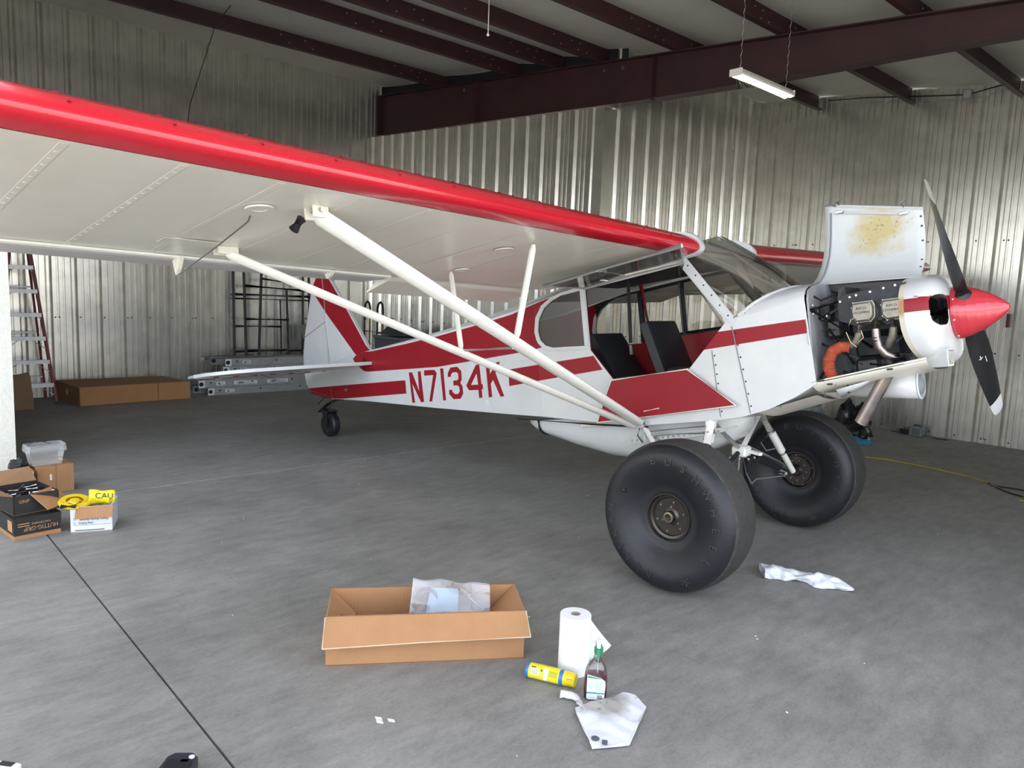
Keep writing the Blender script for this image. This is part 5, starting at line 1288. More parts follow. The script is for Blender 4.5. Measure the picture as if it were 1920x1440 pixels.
lump('rag_heap', GREYC, (-2.34, 5.50, 0), (.26, .28, .40), 2.2, 'heap of pale grey rags behind the far tyre', 'rags')
lump('blue_cloth', BLUEC, (-1.38, 4.74, 0), (.22, .075, .07), 3.7, 'crumpled blue cloth on the floor beside the black bags', 'cloth', amp=.5)
dv = thing('battery_charger', 'small grey battery charger on the floor against the right wall', 'charger', (-1.15, 6.08, 0), R(-6))
mb = MB(); mb.bbox((.05, 0, .055), (.16, .12, .11), .008); mb.obj('charger_body', GREYP, dv, 0)
mb = MB(); mb.bbox((-.10, 0, .035), (.12, .10, .07), .008); mb.obj('charger_base', DARKM, dv, 0)
mb = MB(); mb.tube([(-.01, 0, .11), (0, 0, .14), (.09, 0, .14), (.1, 0, .11)], .008, 6); mb.obj('handle', BLACKP, dv, 30)
mb = MB()
for k in range(4): mb.box((.06, -.062, .03 + k * .02), (.10, .004, .006))
mb.obj('vent_slot', BLACK, dv, 0)
mb = MB(); mb.tube([(-.10, 0, .03), (-.2, -.02, .012), (-.3, .01, .008)], .006, 5); mb.tube([(.13, 0, .02), (.3, -.02, .008), (.42, .04, .008)], .006, 5); mb.obj('lead', CORDK, dv, 30)
tg = thing('red_tag', 'small dark red tag hanging on the right wall beside the spinner', 'tag', (-.25, 6.19, 1.57))
mb = MB(); mb.bbox((0, 0, 0), (.035, .012, .17), .005); mb.obj('tag_body', mat('dark_red_tag', (.14, .02, .03), .5, var=.1, scale=20), tg, 0)
mb = MB(); mb.tube([(0, 0, .08), (.004, .01, .12)], .004, 5); mb.obj('tag_loop', STEEL, tg, 0)
mb = MB(); mb.tube([(-1.25, 3.85, .006), (-.897, 3.963, .006), (-.714, 4.054, .006), (-.274, 4.044, .006), (.107, 3.957, .006), (.331, 3.835, .006), (.5, 3.625, .006), (.682, 3.498, .006), (.80, 3.40, .006), (.74, 3.30, .006), (.90, 3.25, .006), (1.1, 3.4, .006)], .0065, 6)
tag(mb.obj('extension_cable', CORDY, None, 40), 'yellow extension cord across the floor right of the far tyre', 'cord')
mb = MB(); mb.tube([(.36, 3.78, .009), (.48, 3.72, .009), (.62, 3.76, .009), (.85, 3.72, .009), (1.2, 3.7, .009)], .007, 6); mb.tube([(.40, 3.72, .009), (.47, 3.60, .019), (.60, 3.52, .009), (.86, 3.40, .009)], .007, 6)
tag(mb.obj('black_cable', CORDK, None, 40), 'black cord lying beside the yellow cord at the right edge', 'cord')

# ------------------------------------------------------------------ foreground: open carton with bag
def open_box(t, Lx, Ly, H, th, mats, name='box_body'):
    """walls and base of an open carton, local frame, origin at front-left-bottom; x along the front, y to the back"""
    mb = MB()
    mb.box((Lx / 2, Ly / 2, th / 2 + .001), (Lx, Ly, th), mi=1)
    for (c, d) in (((Lx / 2, th / 2, H / 2), (Lx, th, H)), ((Lx / 2, Ly - th / 2, H / 2), (Lx, th, H)), ((th / 2, Ly / 2, H / 2), (th, Ly - 2 * th, H)), ((Lx - th / 2, Ly / 2, H / 2), (th, Ly - 2 * th, H))): mb.box(c, d)
    return mb.obj(name, mats, t, 0)
BL, BD, BH = .889, .315, .232
bx_ = thing('open_carton', 'long open cardboard carton on the floor, front flap folded out', 'box', (-.37, -2.949, 0), math.atan2(.744, .486))
open_box(bx_, BL, BD, BH, .006, [CARD, CARDIN])
def flap(t, p, name, m, thick=.005, label=None):
    mb = MB(); n_ = (Vector(p[1]) - Vector(p[0])).cross(Vector(p[-1]) - Vector(p[0])).normalized() * thick
    k = len(p); P = [Vector(x) for x in p]; mb.add([*P, *[x + n_ for x in P]], [tuple(reversed(range(k))), tuple(range(k, 2 * k))] + [(i, (i + 1) % k, k + (i + 1) % k, k + i) for i in range(k)])
    o = mb.obj(name, m, t, 0); return o
flap(bx_, [(-.002, -.006, BH), (BL + .002, -.006, BH + .002), (BL + .018, -.060, BH - .098), (BL * .5, -.062, BH - .104), (-.01, -.055, BH - .122)], 'front_flap', CARD)
mb = MB(); mb.tube([(BL + .018, -.060, BH - .099), (BL * .5, -.062, BH - .105), (-.01, -.055, BH - .123)], .0035, 4); mb.tube([(-.01, -.055, BH - .122), (-.002, -.006, BH)], .0035, 4); mb.tube([(BL + .018, -.06, BH - .098), (BL + .002, -.006, BH + .002)], .0035, 4); mb.obj('torn_edge', CARDE, bx_, 0)
flap(bx_, [(BL, BD, BH), (0, BD, BH), (0, BD + .085, BH - .035), (BL, BD + .085, BH - .03)], 'back_flap', CARD)
flap(bx_, [(.004, .008, BH - .002), (.004, BD - .008, BH - .002), (.115, BD - .03, BH - .11), (.115, .012, BH - .16)], 'left_flap', CARD)
flap(bx_, [(BL - .004, BD - .008, BH), (BL - .004, .008, BH), (BL - .09, .012, BH - .18), (BL - .13, BD - .04, BH - .115)], 'right_flap', CARDIN)
mb = MB(); mb.box((.052, .004 + .14, BH - .075), (.02, .006, .03)); mb.obj('print_mark', INK, bx_, 0)
# clear bag with cable and blue tag sheet, standing in the carton
bg = thing('parts_bag', 'clear plastic bag of new cable and papers standing in the open carton', 'bag', (-.37, -2.949, 0), math.atan2(.744, .486))
def bagp(u, v, o=0.0):
    x = .355 + .40 * u + .03 * v * (1 - u); z = .03 + (.265 - .04 * u) * v + .012 * noise.noise(Vector((u * 4, v * 4, 1)))
    y = .155 + .10 * v - .03 * math.sin(PI * u) * math.sin(PI * v) * (1 if o < 0 else -1) + o + .014 * noise.noise(Vector((u * 6, v * 5, o * 40 + 3)))
    return (x, y, z)
for nm, o in (('bag_front', -.010), ('bag_back', .010)):
    mb = MB(); mb.grid(18, 14, lambda u, v: bagp(u, v, o)); mb.obj(nm, BAGP, bg, 60)
mb = MB(); p = [Vector(bagp(.20, .40)), Vector(bagp(.60, .42)), Vector(bagp(.60, .86)), Vector(bagp(.24, .86))]; q = Vector((0, .002, 0)); mb.hexa([x - q for x in p] + [x + q for x in p]); mb.obj('blue_paper', mat('pale_blue_paper', (.42, .56, .68), .7, var=.04, scale=20), bg, 0)
mb = MB(); c0 = Vector(bagp(.20, .50)) + Vector((0, .004, 0))
for k in range(3): mb.tube([c0 + Vector((math.cos(a * PI / 10) * (.062 + .005 * k), .004 * k, math.sin(a * PI / 10) * (.085 + .005 * k))) for a in range(20)], .0026, 5, closed=True)
mb.tube([Vector(bagp(.58, .95)) , Vector(bagp(.70, .75)), Vector(bagp(.84, .60)), Vector(bagp(.90, .50)), Vector(bagp(.82, .45)), Vector(bagp(.76, .62))], .0045, 5); mb.obj('coiled_cable', ALU, bg, 40)
mb = MB(); mb.tube([Vector(bagp(.50, .97)), Vector(bagp(.62, .86)), Vector(bagp(.74, .74))], .012, 6); mb.obj('braided_end', mat('straw_braid', (.45, .38, .24), .8, var=.25, scale=60), bg, 40)
mb = MB(); mb.tube([Vector(bagp(u / 12, .995)) for u in range(13)], .003, 4); mb.tube([Vector(bagp(.01, v / 8)) for v in range(9)], .003, 4); mb.obj('bag_seal', BAGP, bg, 0)
# paper towel roll
pt_ = thing('paper_towel_roll', 'white paper towel roll standing on the floor, loose sheet sticking out', 'paper towels', (.335, -2.105, 0), R(47))
mb = MB(); H_ = .268; r0 = .068; mb.lathe([(.021, 0), (r0, 0), (r0 + .001, .002), (r0 + .001, H_ - .002), (r0, H_), (.021, H_)], (0, 0, .001), (0, 0, 1), 48); mb.obj('towel_body', PAPER, pt_, 40)
mb = MB(); mb.lathe([(.021, H_ + .002), (.0195, H_ + .002), (.0195, .002), (.021, .002)], (0, 0, .0), (0, 0, 1), 24); mb.obj('cardboard_core', TUBEC, pt_, 40)
def sheet(u, v):
    a = R(-35) + u * .0; x = r0 * .9 + .125 * u; zlo = .02 + .06 * u ** 2 + .05 * u; zhi = H_ - .235 * u ** 1.0 * .62
    y = .055 - .02 * u + .008 * math.sin(u * 5 + v * 2); return (x * math.cos(.0) - .02, y - .03, zlo + (zhi - zlo) * v)
mb = MB(); mb.grid(10, 8, sheet); mb.obj('loose_sheet', PAPER, pt_, 60, thick=.0015)
# yellow aerosol can lying down
cn = thing('aerosol_can', 'yellow and blue aerosol can lying on its side by the paper towels', 'spray can', (.24, -2.303, .034), math.atan2(.095, .195))
mb = MB(); r_ = .033
mb.lathe([(.001, 0.0), (.026, .002), (.0335, .006), (.0335, .018)], (0, 0, 0), (1, 0, 0), 28); mb.obj('can_base', BLUEP, cn, 40)
mb = MB(); mb.lathe([(r_, .018), (r_, .158)], (0, 0, 0), (1, 0, 0), 28); mb.obj('can_body', YELP, cn, 40)
mb = MB(); mb.lathe([(r_ + .0005, .157), (r_ + .0005, .170), (.0300, .176)], (0, 0, 0), (1, 0, 0), 28); mb.obj('can_band', BLUEP, cn, 40)
mb = MB(); mb.lathe([(.0305, .170), (.0315, .174), (.030, .222), (.026, .226), (.001, .227)], (0, 0, 0), (1, 0, 0), 28); mb.obj('can_cap', YEL, cn, 40)
mb = MB()
for k in range(5): mb.box((.206, -.0285 + .0, -.014 + k * .007), (.030, .004, .0012))
mb.obj('cap_rib', YELPAINT, cn, 0)
def on_can(mb, x0, x1, a0, a1, rr, mi=0, n=6):
    mb.grid(2, n, lambda u, v: (x0 + (x1 - x0) * u, -math.cos(a0 + (a1 - a0) * v) * rr, math.sin(a0 + (a1 - a0) * v) * rr), mi)
mb = MB(); on_can(mb, .030, .068, R(5), R(48), r_ + .0004, 0); on_can(mb, .088, .106, R(-30), R(70), r_ + .0004, 0); mb.obj('can_label', LABW, cn, 40)
mb = MB(); on_can(mb, .02, .165, R(-42), R(-36), r_ + .0004); mb.obj('label_stripe', BLUEP, cn, 40)
mb = MB()
for k in range(5): on_can(mb, .034, .062, R(10 + k * 7.5), R(12.5 + k * 7.5), r_ + .0008, 0, 2)
for k in range(4): on_can(mb, .112, .150, R(15 + k * 10), R(18 + k * 10), r_ + .0008, 0, 2)
on_can(mb, .030, .05, R(54), R(62), r_ + .0008, 0, 2); on_can(mb, .074, .082, R(36), R(48), r_ + .0008, 0, 3)
mb.obj('label_print', INK, cn, 40)
# spray bottle
sb = thing('spray_bottle', 'clear trigger spray bottle of dark red cleaner with green nozzle', 'spray bottle', (.545, -2.195, 0), R(42))
def srings(tab, pw=.75, n=28): 
    out = []
    for z, a, c, ox in tab:
        out.append([(ox + a * math.copysign(abs(math.cos(2 * PI * k / n)) ** pw, math.cos(2 * PI * k / n)), c * math.copysign(abs(math.sin(2 * PI * k / n)) ** pw, math.sin(2 * PI * k / n)), z) for k in range(n)])
    return out
mb = MB(); mb.loft(srings([(.0, .040, .026, 0), (.004, .047, .030, 0), (.02, .049, .031, 0), (.09, .048, .031, 0), (.125, .044, .030, 0), (.145, .036, .026, .0), (.160, .024, .019, .002), (.175, .018, .016, .004), (.198, .016, .015, .006), (.205, .014, .014, .006)]), True, True); mb.obj('bottle', GLASSC, sb, 50)
mb = MB(); mb.loft(srings([(.004, .044, .027, 0), (.02, .0465, .0285, 0), (.09, .0455, .0285, 0), (.108, .0435, .0280, 0)]), True, True); mb.obj('liquid', REDLIQ, sb, 50)
mb = MB(); mb.tube([(.006, 0, .11), (.006, 0, .20)], .003, 6); mb.obj('dip_tube', LABW, sb, 30)
mb = MB(); mb.lathe([(.017, .196), (.019, .200), (.019, .222), (.014, .228), (.012, .236)], (.006, 0, 0), (0, 0, 1), 18); mb.obj('collar', GREENP, sb, 30)
mb = MB(); mb.bbox((.004, -.005, .236), (.024, .060, .018), .005); mb.hexa([(-.004, -.030, .228), (.012, -.030, .228), (.012, -.022, .228), (-.004, -.022, .228), (-.002, -.036, .192), (.010, -.036, .192), (.010, -.031, .192), (-.002, -.031, .192)]); mb.obj('trigger', GREENP, sb, 20)
mb = MB(); mb.bbox((.004, -.010, .254), (.020, .040, .020), .004); mb.bbox((.004, -.038, .248), (.016, .018, .022), .003); mb.obj('nozzle', LABW, sb, 20)
def on_bottle(mb, pts, y, mi=0): mb.prism(pts, lambda x, z, t: (x, y - t - .0 * x, z), 0, .0008, mi)
mb = MB(); on_bottle(mb, [(-.036, .014), (-.030, .008), (.030, .008), (.037, .016), (.040, .075), (.038, .092), (.020, .104), (-.036, .116)], -.0318); mb.obj('label', LABW, sb, 0)
mb = MB(); on_bottle(mb, [(-.034, .112), (.018, .103), (.024, .100), (.0, .100), (-.034, .102)], -.0328); on_bottle(mb, [(-.036, .034), (.037, .034), (.037, .041), (-.036, .041)], -.0328); mb.obj('label_green', LABG, sb, 0)
mb = MB()
for k in range(9): on_bottle(mb, [(-.004, .050 + k * .0045), (.033 - .004 * (k % 3), .050 + k * .0045), (.033 - .004 * (k % 3), .0518 + k * .0045), (-.004, .0518 + k * .0045)], -.0328)
for k in range(5): on_bottle(mb, [(-.033, .055 + k * .006), (-.010, .055 + k * .006), (-.010, .0575 + k * .006), (-.033, .0575 + k * .006)], -.0328)
for k in range(3): on_bottle(mb, [(-.033, .016 + k * .005), (.0, .016 + k * .005), (.0, .018 + k * .005), (-.033, .018 + k * .005)], -.0328)
mb.obj('label_text', LABI, sb, 0)
mb = MB()
for k in range(7): on_bottle(mb, [(.008 + k * .0032, .012), (.0095 + k * .0032, .012), (.0095 + k * .0032, .030), (.008 + k * .0032, .030)], -.0328)
mb.obj('barcode', INK, sb, 0)
# dirty rag in front
RAGM = stained('dirty_white_rag', (.76, .77, .80), (.40, .37, .34), (.09, .08, .075), .60, -2.24, .02, .12)
ro = [(.560, -2.332), (.588, -2.236), (.607, -2.090), (.628, -2.066), (.652, -2.059), (.743, -2.102), (.80, -2.225), (.860, -2.356), (.790, -2.486), (.740, -2.452), (.691, -2.422), (.597, -2.366)]
mb = MB()
V = []; 
def ragz(x, y): return .010 + .014 * abs(noise.noise(Vector((x * 9, y * 9, .3)))) + .010 * max(0, noise.noise(Vector((x * 4 + 2, y * 22, .7))))
ex = []
for i in range(24):
    for j in range(28):
        x = .52 + i * .0155; y = -2.49 + j * .0155
        if inpoly(x, y, ro): ex.append([(x, y), (x + .001, y + .001)])
mb.cdt(ro, [], [], lambda x, y: (x, y, ragz(x, y)), extra=ex)
rg = mb.obj('dirty_rag', RAGM, None, 60, thick=.004); tag(rg, 'dirty white square rag with grey stains spread on the floor in front', 'rag')
mb = MB(); mb.grid(14, 5, lambda u, v: (.452 + .14 * u + .05 * (v - .5) * (.5 + 1.6 * u), -2.305 + .01 * u + .03 * math.sin(u * 4) - .035 * (v - .5), .006 + .020 * math.sin(PI * v) * (1 - .5 * u) + .012 * abs(noise.noise(Vector((u * 6, v * 4, 5)))))); c_ = mb.obj('rag_corner', RAGM, rg, 60, thick=.004)
mb = MB(); mb.lathe([(.001, .001), (.016, .001), (.016, 0)], (.762, -2.438, .021), (.05, 0, 1), 14); mb.box((.80, -2.428, .020), (.02, .03, .001), R(40)); mb.obj('printed_mark', mat('faded_print', (.10, .105, .12), .8, var=.3, scale=60), rg, 0)
# twisted rag by the tyre
def rag2(u, v):
    P = [Vector((.255, -.315)), Vector((.33, -.245)), Vector((.42, -.205)), Vector((.52, -.165)), Vector((.63, -.128)), Vector((.735, -.128))]
    k = u * 5; i = min(int(k), 4); p = P[i].lerp(P[i + 1], k - i); d = (P[i + 1] - P[i]).normalized(); n_ = Vector((-d.y, d.x))
    wdt = (.070, .072, .038, .066, .052, .008); ww = wdt[i] + (wdt[i + 1] - wdt[i]) * (k - i)
    a = 2 * PI * v; f = 1 + .55 * noise.noise(Vector((u * 9, math.cos(a) * 1.4, math.sin(a) * 1.4))) + .20 * math.sin(a * 3 + u * 14)
    q = p + n_ * (ww * math.cos(a) * f); return (q.x, q.y, max(.003, .020 + .036 * math.sin(a) * f * (ww / .06)))
mb = MB(); mb.grid(80, 36, rag2); tag(mb.obj('twisted_rag', mat('crumpled_white_cloth', (.74, .75, .78), .9, var=.12, scale=20, bump=.5, bscale=40), None, 60), 'twisted white rag lying on the floor right of the near tyre', 'rag')

# ------------------------------------------------------------------ boxes piled by the white wall
hg = thing('fastener_carton', 'black printed carton on the floor at the left edge, lower of the two', 'box', (-2.964, -3.712, 0), 0)
e1 = (Vector((-2.994, -3.485)) - Vector((-2.964, -3.712))); e1n = e1.normalized(); e2n = Vector((-e1n.y, e1n.x))
def hl(a, c, z): p = e1n * a + e2n * c; return (p.x, p.y, z)
mb = MB(); a_, d_ = .265, .34
mb.hexa([hl(0, 0, .001), hl(a_, 0, .001), hl(a_, d_, .001), hl(0, d_, .001), hl(0, 0, .028), hl(a_, 0, .028), hl(a_, d_, .028), hl(0, d_, .028)], 1)
mb.hexa([hl(0, 0, .028), hl(a_, 0, .028), hl(a_, d_, .028), hl(0, d_, .028), hl(-.004, -.004, .140), hl(a_ + .004, -.004, .140), hl(a_, d_, .14), hl(0, d_, .14)], 0); mb.obj('box_body', [CARDK, CARD], hg, 0)
nf = Vector((-e2n.x, -e2n.y, 0)); rt = Vector((e1n.x, e1n.y, 0))
mb = MB(); text_on(mb, 'HUTTIG-GRIP', .038, Vector(hl(.150, -.006, .066)), -rt, (0, 0, -1), .0004, sx=.85); text_on(mb, 'FASTENERS', .018, Vector(hl(.150, -.006, .096)), -rt, (0, 0, -1), .0004, sx=1.2); mb.obj('printed_lettering', INKO, hg, 0)
mb = MB()
for z in (.10, .085): mb.hexa([hl(.02, -.0075, z), hl(.085, -.0075, z), hl(.085, -.0055, z), hl(.02, -.0055, z), hl(.02, -.0075, z + .005), hl(.085, -.0075, z + .005), hl(.085, -.0055, z + .005), hl(.02, -.0055, z + .005)])
mb.hexa([hl(-.003, .02, .05), hl(-.003, .10, .05), hl(-.005, .10, .05), hl(-.005, .02, .05), hl(-.004, .02, .12), hl(-.004, .10, .12), hl(-.006, .10, .12), hl(-.006, .02, .12)]); mb.obj('printed_stripe', INKO, hg, 0)
ho = thing('fastener_carton', 'opened black and brown carton on top of the lower black carton', 'box', (-3.03, -3.70, .142), R(4))
mb = MB(); H2 = .125
def hb(a, c, z): return hl(a, c, z)
th = .005
for (p0, p1) in (((0, 0), (a_, 0)), ((a_, 0), (a_, d_)), ((a_, d_), (0, d_)), ((0, d_), (0, 0))):
    u = Vector((p1[0] - p0[0], p1[1] - p0[1])).normalized(); n2 = Vector((-u.y, u.x)) * th
    mb.hexa([hb(*p0, 0), hb(*p1, 0), hb(p1[0] + n2.x, p1[1] + n2.y, 0), hb(p0[0] + n2.x, p0[1] + n2.y, 0), hb(*p0, H2), hb(*p1, H2), hb(p1[0] + n2.x, p1[1] + n2.y, H2), hb(p0[0] + n2.x, p0[1] + n2.y, H2)], 0)
mb.hexa([hb(0, 0, 0), hb(a_, 0, 0), hb(a_, d_, 0), hb(0, d_, 0), hb(0, 0, .006), hb(a_, 0, .006), hb(a_, d_, .006), hb(0, d_, .006)], 1); mb.obj('box_body', [CARDK, CARD], ho, 0)
mb = MB(); text_on(mb, 'GRIP', .030, Vector(hb(.06, -.003, .085)), rt, (0, 0, 1), .0004); mb.obj('printed_lettering', INKO, ho, 0)
flap(ho, [hb(.10, -.002, H2), hb(a_, .10, H2 + .005), hb(a_ + .09, .01, H2 - .09), hb(.15, -.13, H2 - .085)], 'open_flap', CARD)
flap(ho, [hb(0, d_, H2), hb(a_, d_, H2), hb(a_ - .02, d_ + .06, H2 + .09), hb(.0, d_ + .07, H2 + .08)], 'open_flap', CARDD)
flap(ho, [hb(-.0, .0, H2), hb(0, d_ - .02, H2), hb(-.11, d_ - .04, H2 + .03), hb(-.10, .0, H2 + .03)], 'open_flap', CARDD)
mb = MB()
for k in range(26):
    x, y = random.uniform(.03, a_ - .03), random.uniform(.04, d_ - .04); an = random.random() * 3; p = Vector(hb(x, y, .085 + random.random() * .03)); dd = Vector((math.cos(an), math.sin(an), .15)) * .04; mb.tube([p - dd, p + dd], .006, 5, mi=k % 2)
stuff(mb.obj('loose_hardware', [STEEL, DARKM], ho, 0))
# brown carton behind with flat boards beside it and clear container on top
bw_ = thing('brown_carton', 'plain brown taped carton behind the open boxes by the white wall', 'box', (-4.02, -3.40, 0), R(97))
mb = MB(); mb.box((.125, .125, .108), (.25, .25, .212)); mb.obj('box_body', CARD, bw_, 0)
mb = MB(); mb.box((.125, -.001, .108), (.006, .003, .212)); mb.box((.125, .125, .2155), (.05, .25, .002)); mb.obj('tape_seam', CARDD, bw_, 0)
mb = MB(); mb.box((.09, -.002, .13), (.014, .002, .045)); mb.obj('small_label', LABW, bw_, 0)
for k, (m_, lab) in enumerate(((CARDD, 'nearest of the flat boards standing left of the brown carton'), (CARDK, 'dark middle board standing left of the brown carton'), (CARDD, 'furthest left flat board beside the brown carton'))):
    bo = thing('flat_board', lab, 'board', (-4.08, -3.440 - .028 * k, 0), 0)
    mb = MB(); mb.bbox((0, 0, .105), (.24, .022, .21), .002); mb.obj('board_core', m_, bo, 0)
    mb = MB(); mb.box((.1215, 0, .105), (.003, .012, .20)); mb.obj('board_edge', CARDE, bo, 0)
lump('black_pouch', BLACKV, (-4.13, -3.50, .212), (.09, .07, .06), 6.0, 'black pouch with metal clips on the flat boards by the white wall', 'pouch', n=14)
cc = thing('clear_tub', 'clear plastic storage tub with lid on top of the brown carton', 'tub', (-4.14, -3.325, .218), R(95))
cc.scale = (.78, .95, .95)
mb = MB(); mb.loft([[(x * k, y * k, z) for x, y in ((-.15, -.08), (.15, -.08), (.16, -.07), (.16, .07), (.15, .08), (-.15, .08), (-.16, .07), (-.16, -.07))] for z, k in ((0.0, .80), (.12, .96))], True, True); mb.obj('tub_body', CLEARP, cc, 20)
mb = MB(); mb.loft([[(x * k, y * k, z) for x, y in ((-.15, -.085), (.15, -.085), (.165, -.07), (.165, .07), (.15, .085), (-.15, .085), (-.165, .07), (-.165, -.07))] for z, k in ((.105, 1.02), (.118, 1.04), (.165, 1.0), (.165, .95), (.125, .93))], True, False); mb.obj('tub_lid', CLEARP, cc, 20)
mb = MB(); mb.box((.04, -.05, .075), (.20, .012, .006), M=Matrix.Rotation(R(18), 3, 'Y')); mb.obj('wooden_stick', CARDE, cc, 0)
mb = MB(); mb.tube([(-.15, .05, .0), (-.17, .04, .14), (-.05, .03, .20), (.02, .0, .17), (.05, -.02, .168)], .003, 5)
mb.obj('wire_tie', DARKM, cc, 0)
# white striping-paint carton
wbx = thing('paint_carton', 'white printed paint carton with brown flap, filled with yellow gear', 'box', (-2.937, -3.406, 0), math.atan2(.222, .091))
WL, WD, WH = .242, .24, .175
mb = MB(); th = .005
mb.box((WL / 2, WD / 2, .004), (WL, WD, .006), mi=1)
for (c, d) in (((WL / 2, th / 2, WH / 2), (WL, th, WH)), ((WL / 2, WD - th / 2, WH / 2), (WL, th, WH)), ((th / 2, WD / 2, WH / 2), (th, WD - 2 * th, WH)), ((WL - th / 2, WD / 2, WH / 2), (th, WD - 2 * th, WH))): mb.box(c, d)
mb.obj('box_body', [CARDW, CARD], wbx, 0)
flap(wbx, [(.035, -.003, WH), (WL + .01, -.003, WH), (WL + .004, -.038, WH - .068), (.03, -.036, WH - .072)], 'front_flap', CARD)
flap(wbx, [(-.003, WD * .9, WH), (-.003, .03, WH), (-.035, .05, WH - .06), (-.03, WD * .5, WH - .03)], 'side_flap', CARDD)
mb = MB(); text_on(mb, 'Specialty Marking Coating', .020, (.135, -.001, .090), (1, 0, 0), (0, 0, 1), .0004, sx=.80); text_on(mb, 'Striping Paint', .020, (.088, -.001, .065), (1, 0, 0), (0, 0, 1), .0004, sx=.80)
for z in (.085, .060):
    for (c, d) in (((.024, -.0008, z), (.012, .001, .0012)), ((.024, -.0008, z + .012), (.012, .001, .0012)), ((.018, -.0008, z + .006), (.0012, .001, .012)), ((.030, -.0008, z + .006), (.0012, .001, .012))): mb.box(c, d)
mb.box((.125, -.0008, .051), (.215, .001, .0012)); text_on(mb, 'RUST-OLEUM  INDUSTRIAL', .009, (.12, -.001, .014), (1, 0, 0), (0, 0, 1), .0003) if False else None
mb.box((.11, -.0008, .016), (.17, .001, .005)); mb.obj('printed_lettering', INK, wbx, 0)
mb = MB(); mb.box((-.0008, .10, .10), (.001, .06, .06)); mb.box((-.0008, .12, .04), (.001, .10, .012)); mb.obj('side_print', GREYP, wbx, 0)
# yellow half-mask style reel: a bright yellow winding reel with black grip
ry = thing('winding_reel', 'yellow plastic winding reel with black grip lying in the paint carton', 'reel', (-3.005, -3.365, WH + .014), R(60))
ry.scale = (.86, .86, .86)
mb = MB(); mb.lathe([(.060, -.014), (.105, -.012), (.112, 0), (.105, .012), (.060, .014)], (0, 0, 0), (.12, -.22, 1), 28); mb.obj('reel_rim', YEL, ry, 40)
mb = MB(); mb.lathe([(.001, .016), (.034, .014), (.040, .004), (.040, -.012)], (0, 0, .002), (.12, -.22, 1), 20)
for k in range(5):
    a = k * 2 * PI / 5; mb.tube([(math.cos(a) * .03, math.sin(a) * .03, .003), (math.cos(a) * .085, math.sin(a) * .085, -.012 * math.sin(a - .4))], .014, 6)
mb.obj('reel_spokes', YEL, ry, 40)
mb = MB(); mb.tube([(-.055, -.112, -.004), (.045, -.118, -.002)], .016, 8); mb.obj('grip', BLACKP, ry, 40)
ctp = thing('caution_tape', 'yellow caution tape with black CA letters bunched in the paint carton', 'tape', (-2.985, -3.225, WH + .01), math.atan2(.222, .091))
def tp(u, v): return (-.055 + .155 * u, -.03 + .02 * v, .0 + .075 * v - .014 * u + .004 * math.sin(u * 9) * v)
mb = MB(); mb.grid(12, 3, tp); mb.obj('tape_strip', YELT, ctp, 60, thick=.0008)
mb = MB(); mb.grid(12, 3, lambda u, v: (-.05 + .12 * u, -.045 + .03 * math.sin(u * 3.2) - .01 * v, -.02 + .045 * v)); mb.obj('tape_fold', YELT, ctp, 60, thick=.0008)
mb = MB(); text_on(mb, 'CAU', .054, (.036, -.0262, .030), (1, 0, -.09), (0, .26, 1), .0003, sx=.98); mb.obj('printed_lettering', INK, ctp, 0)
mb = MB(); mb.grid(10, 8, lambda u, v: (-3.10 + .10 * u, -3.34 + .15 * v, WH - .022 + .02 * noise.noise(Vector((u * 5, v * 5, 9))) + .015 * math.sin(PI * u) * math.sin(PI * v))); tag(mb.obj('orange_cloth', ORNG, None, 60, thick=.004), 'orange cloth under the yellow tape in the paint carton', 'cloth')

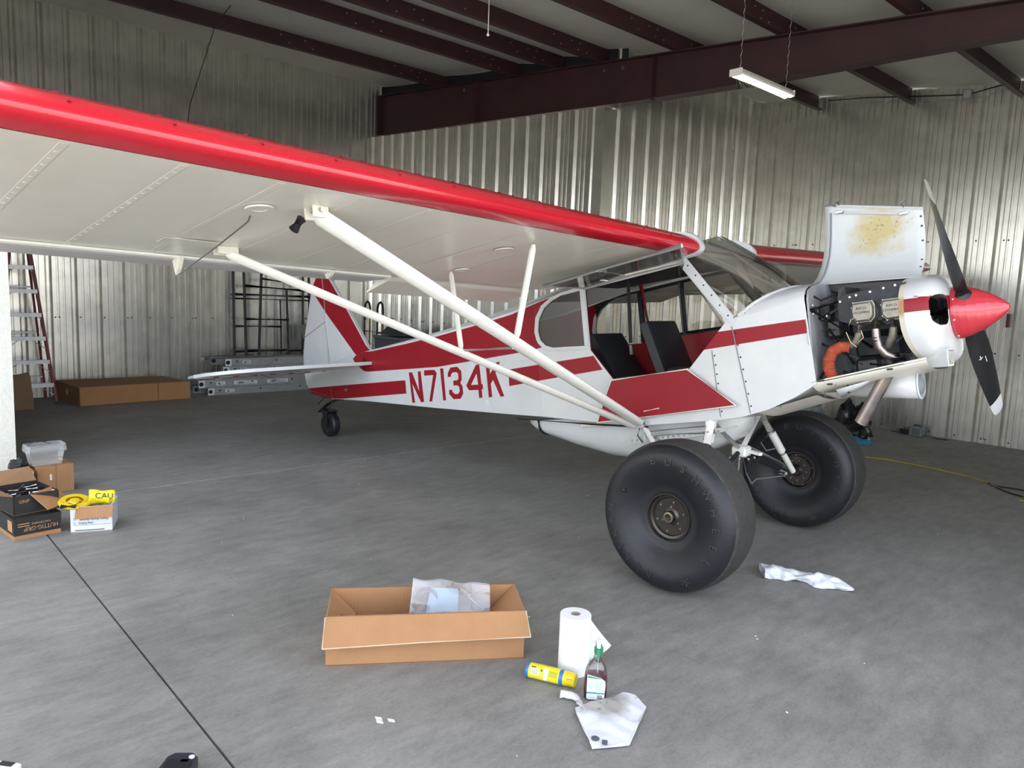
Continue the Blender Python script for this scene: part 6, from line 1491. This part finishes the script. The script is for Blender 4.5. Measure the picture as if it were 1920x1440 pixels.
# ------------------------------------------------------------------ bottom edge: case corner and small block
kc = thing('tool_case', 'dark hard plastic tool case at the bottom edge, only its corner in view', 'case', (.085, -3.76, 0), R(52))
mb = MB(); mb.loft([[(x * k, y * k, z) for x, y in ((-.055, -.17), (-.035, -.185), (.035, -.185), (.055, -.17), (.062, .0), (.05, .15), (.03, .172), (-.03, .172), (-.05, .15), (-.062, 0))] for z, k in ((.001, .93), (.012, 1.0), (.045, 1.0), (.056, .93))], True, True); mb.obj('case_shell', mat('navy_black_plastic', (.028, .030, .042), .4, var=.1, scale=20), kc, 30)
mb = MB(); mb.bbox((0, .06, .058), (.085, .12, .008), .003); mb.bbox((.01, -.06, .058), (.07, .10, .008), .003); mb.obj('raised_panel', BLACKP, kc, 20)
mb = MB(); mb.lathe([(.010, 0), (.010, .004), (.001, .005)], (.035, .135, .055), (0, 0, 1), 14); mb.obj('white_button', LABW, kc, 30)
mb = MB(); mb.bbox((.02, .108, .058), (.03, .018, .008), .002); mb.obj('white_latch', LABW, kc, 30)
wk = thing('striped_block', 'small white block with black corners at the bottom left edge', 'block', (-.33, -4.165, 0), R(40))
mb = MB(); mb.bbox((0, 0, .022), (.09, .13, .042), .004); mb.obj('block_body', LABW, wk, 20)
mb = MB()
for a in (-1, 1):
    mb.box((.0, a * .050, .0435), (.05, .022, .002))
mb.obj('black_patch', BLACK, wk, 0)
# specks of paint and debris on the floor
mb = MB(); random.seed(3)
for k in range(38):
    x, y = random.uniform(-4.5, 1.5), random.uniform(-3.6, 1.6); r_ = random.uniform(.0015, .005); n_ = 5
    P = [(x + r_ * random.uniform(.6, 1.4) * math.cos(a * 2 * PI / n_), y + r_ * random.uniform(.5, 1.6) * math.sin(a * 2 * PI / n_), 0) for a in range(n_)]
    mb.prism([(p[0], p[1]) for p in P], lambda a, c, t: (a, c, t), .0005, .003)
for (x, y) in ((.118, -2.981), (.16, -2.95), (.14, -2.99)): mb.prism([(x - .018, y - .006), (x, y - .012), (x + .02, y + .004), (x + .004, y + .010)], lambda a, c, t: (a, c, t), .0005, .003)
dbr = mb.obj('floor_debris', LABW, None, 0); stuff(dbr); tag(dbr, 'scattered white paint flakes on the grey floor', 'debris')
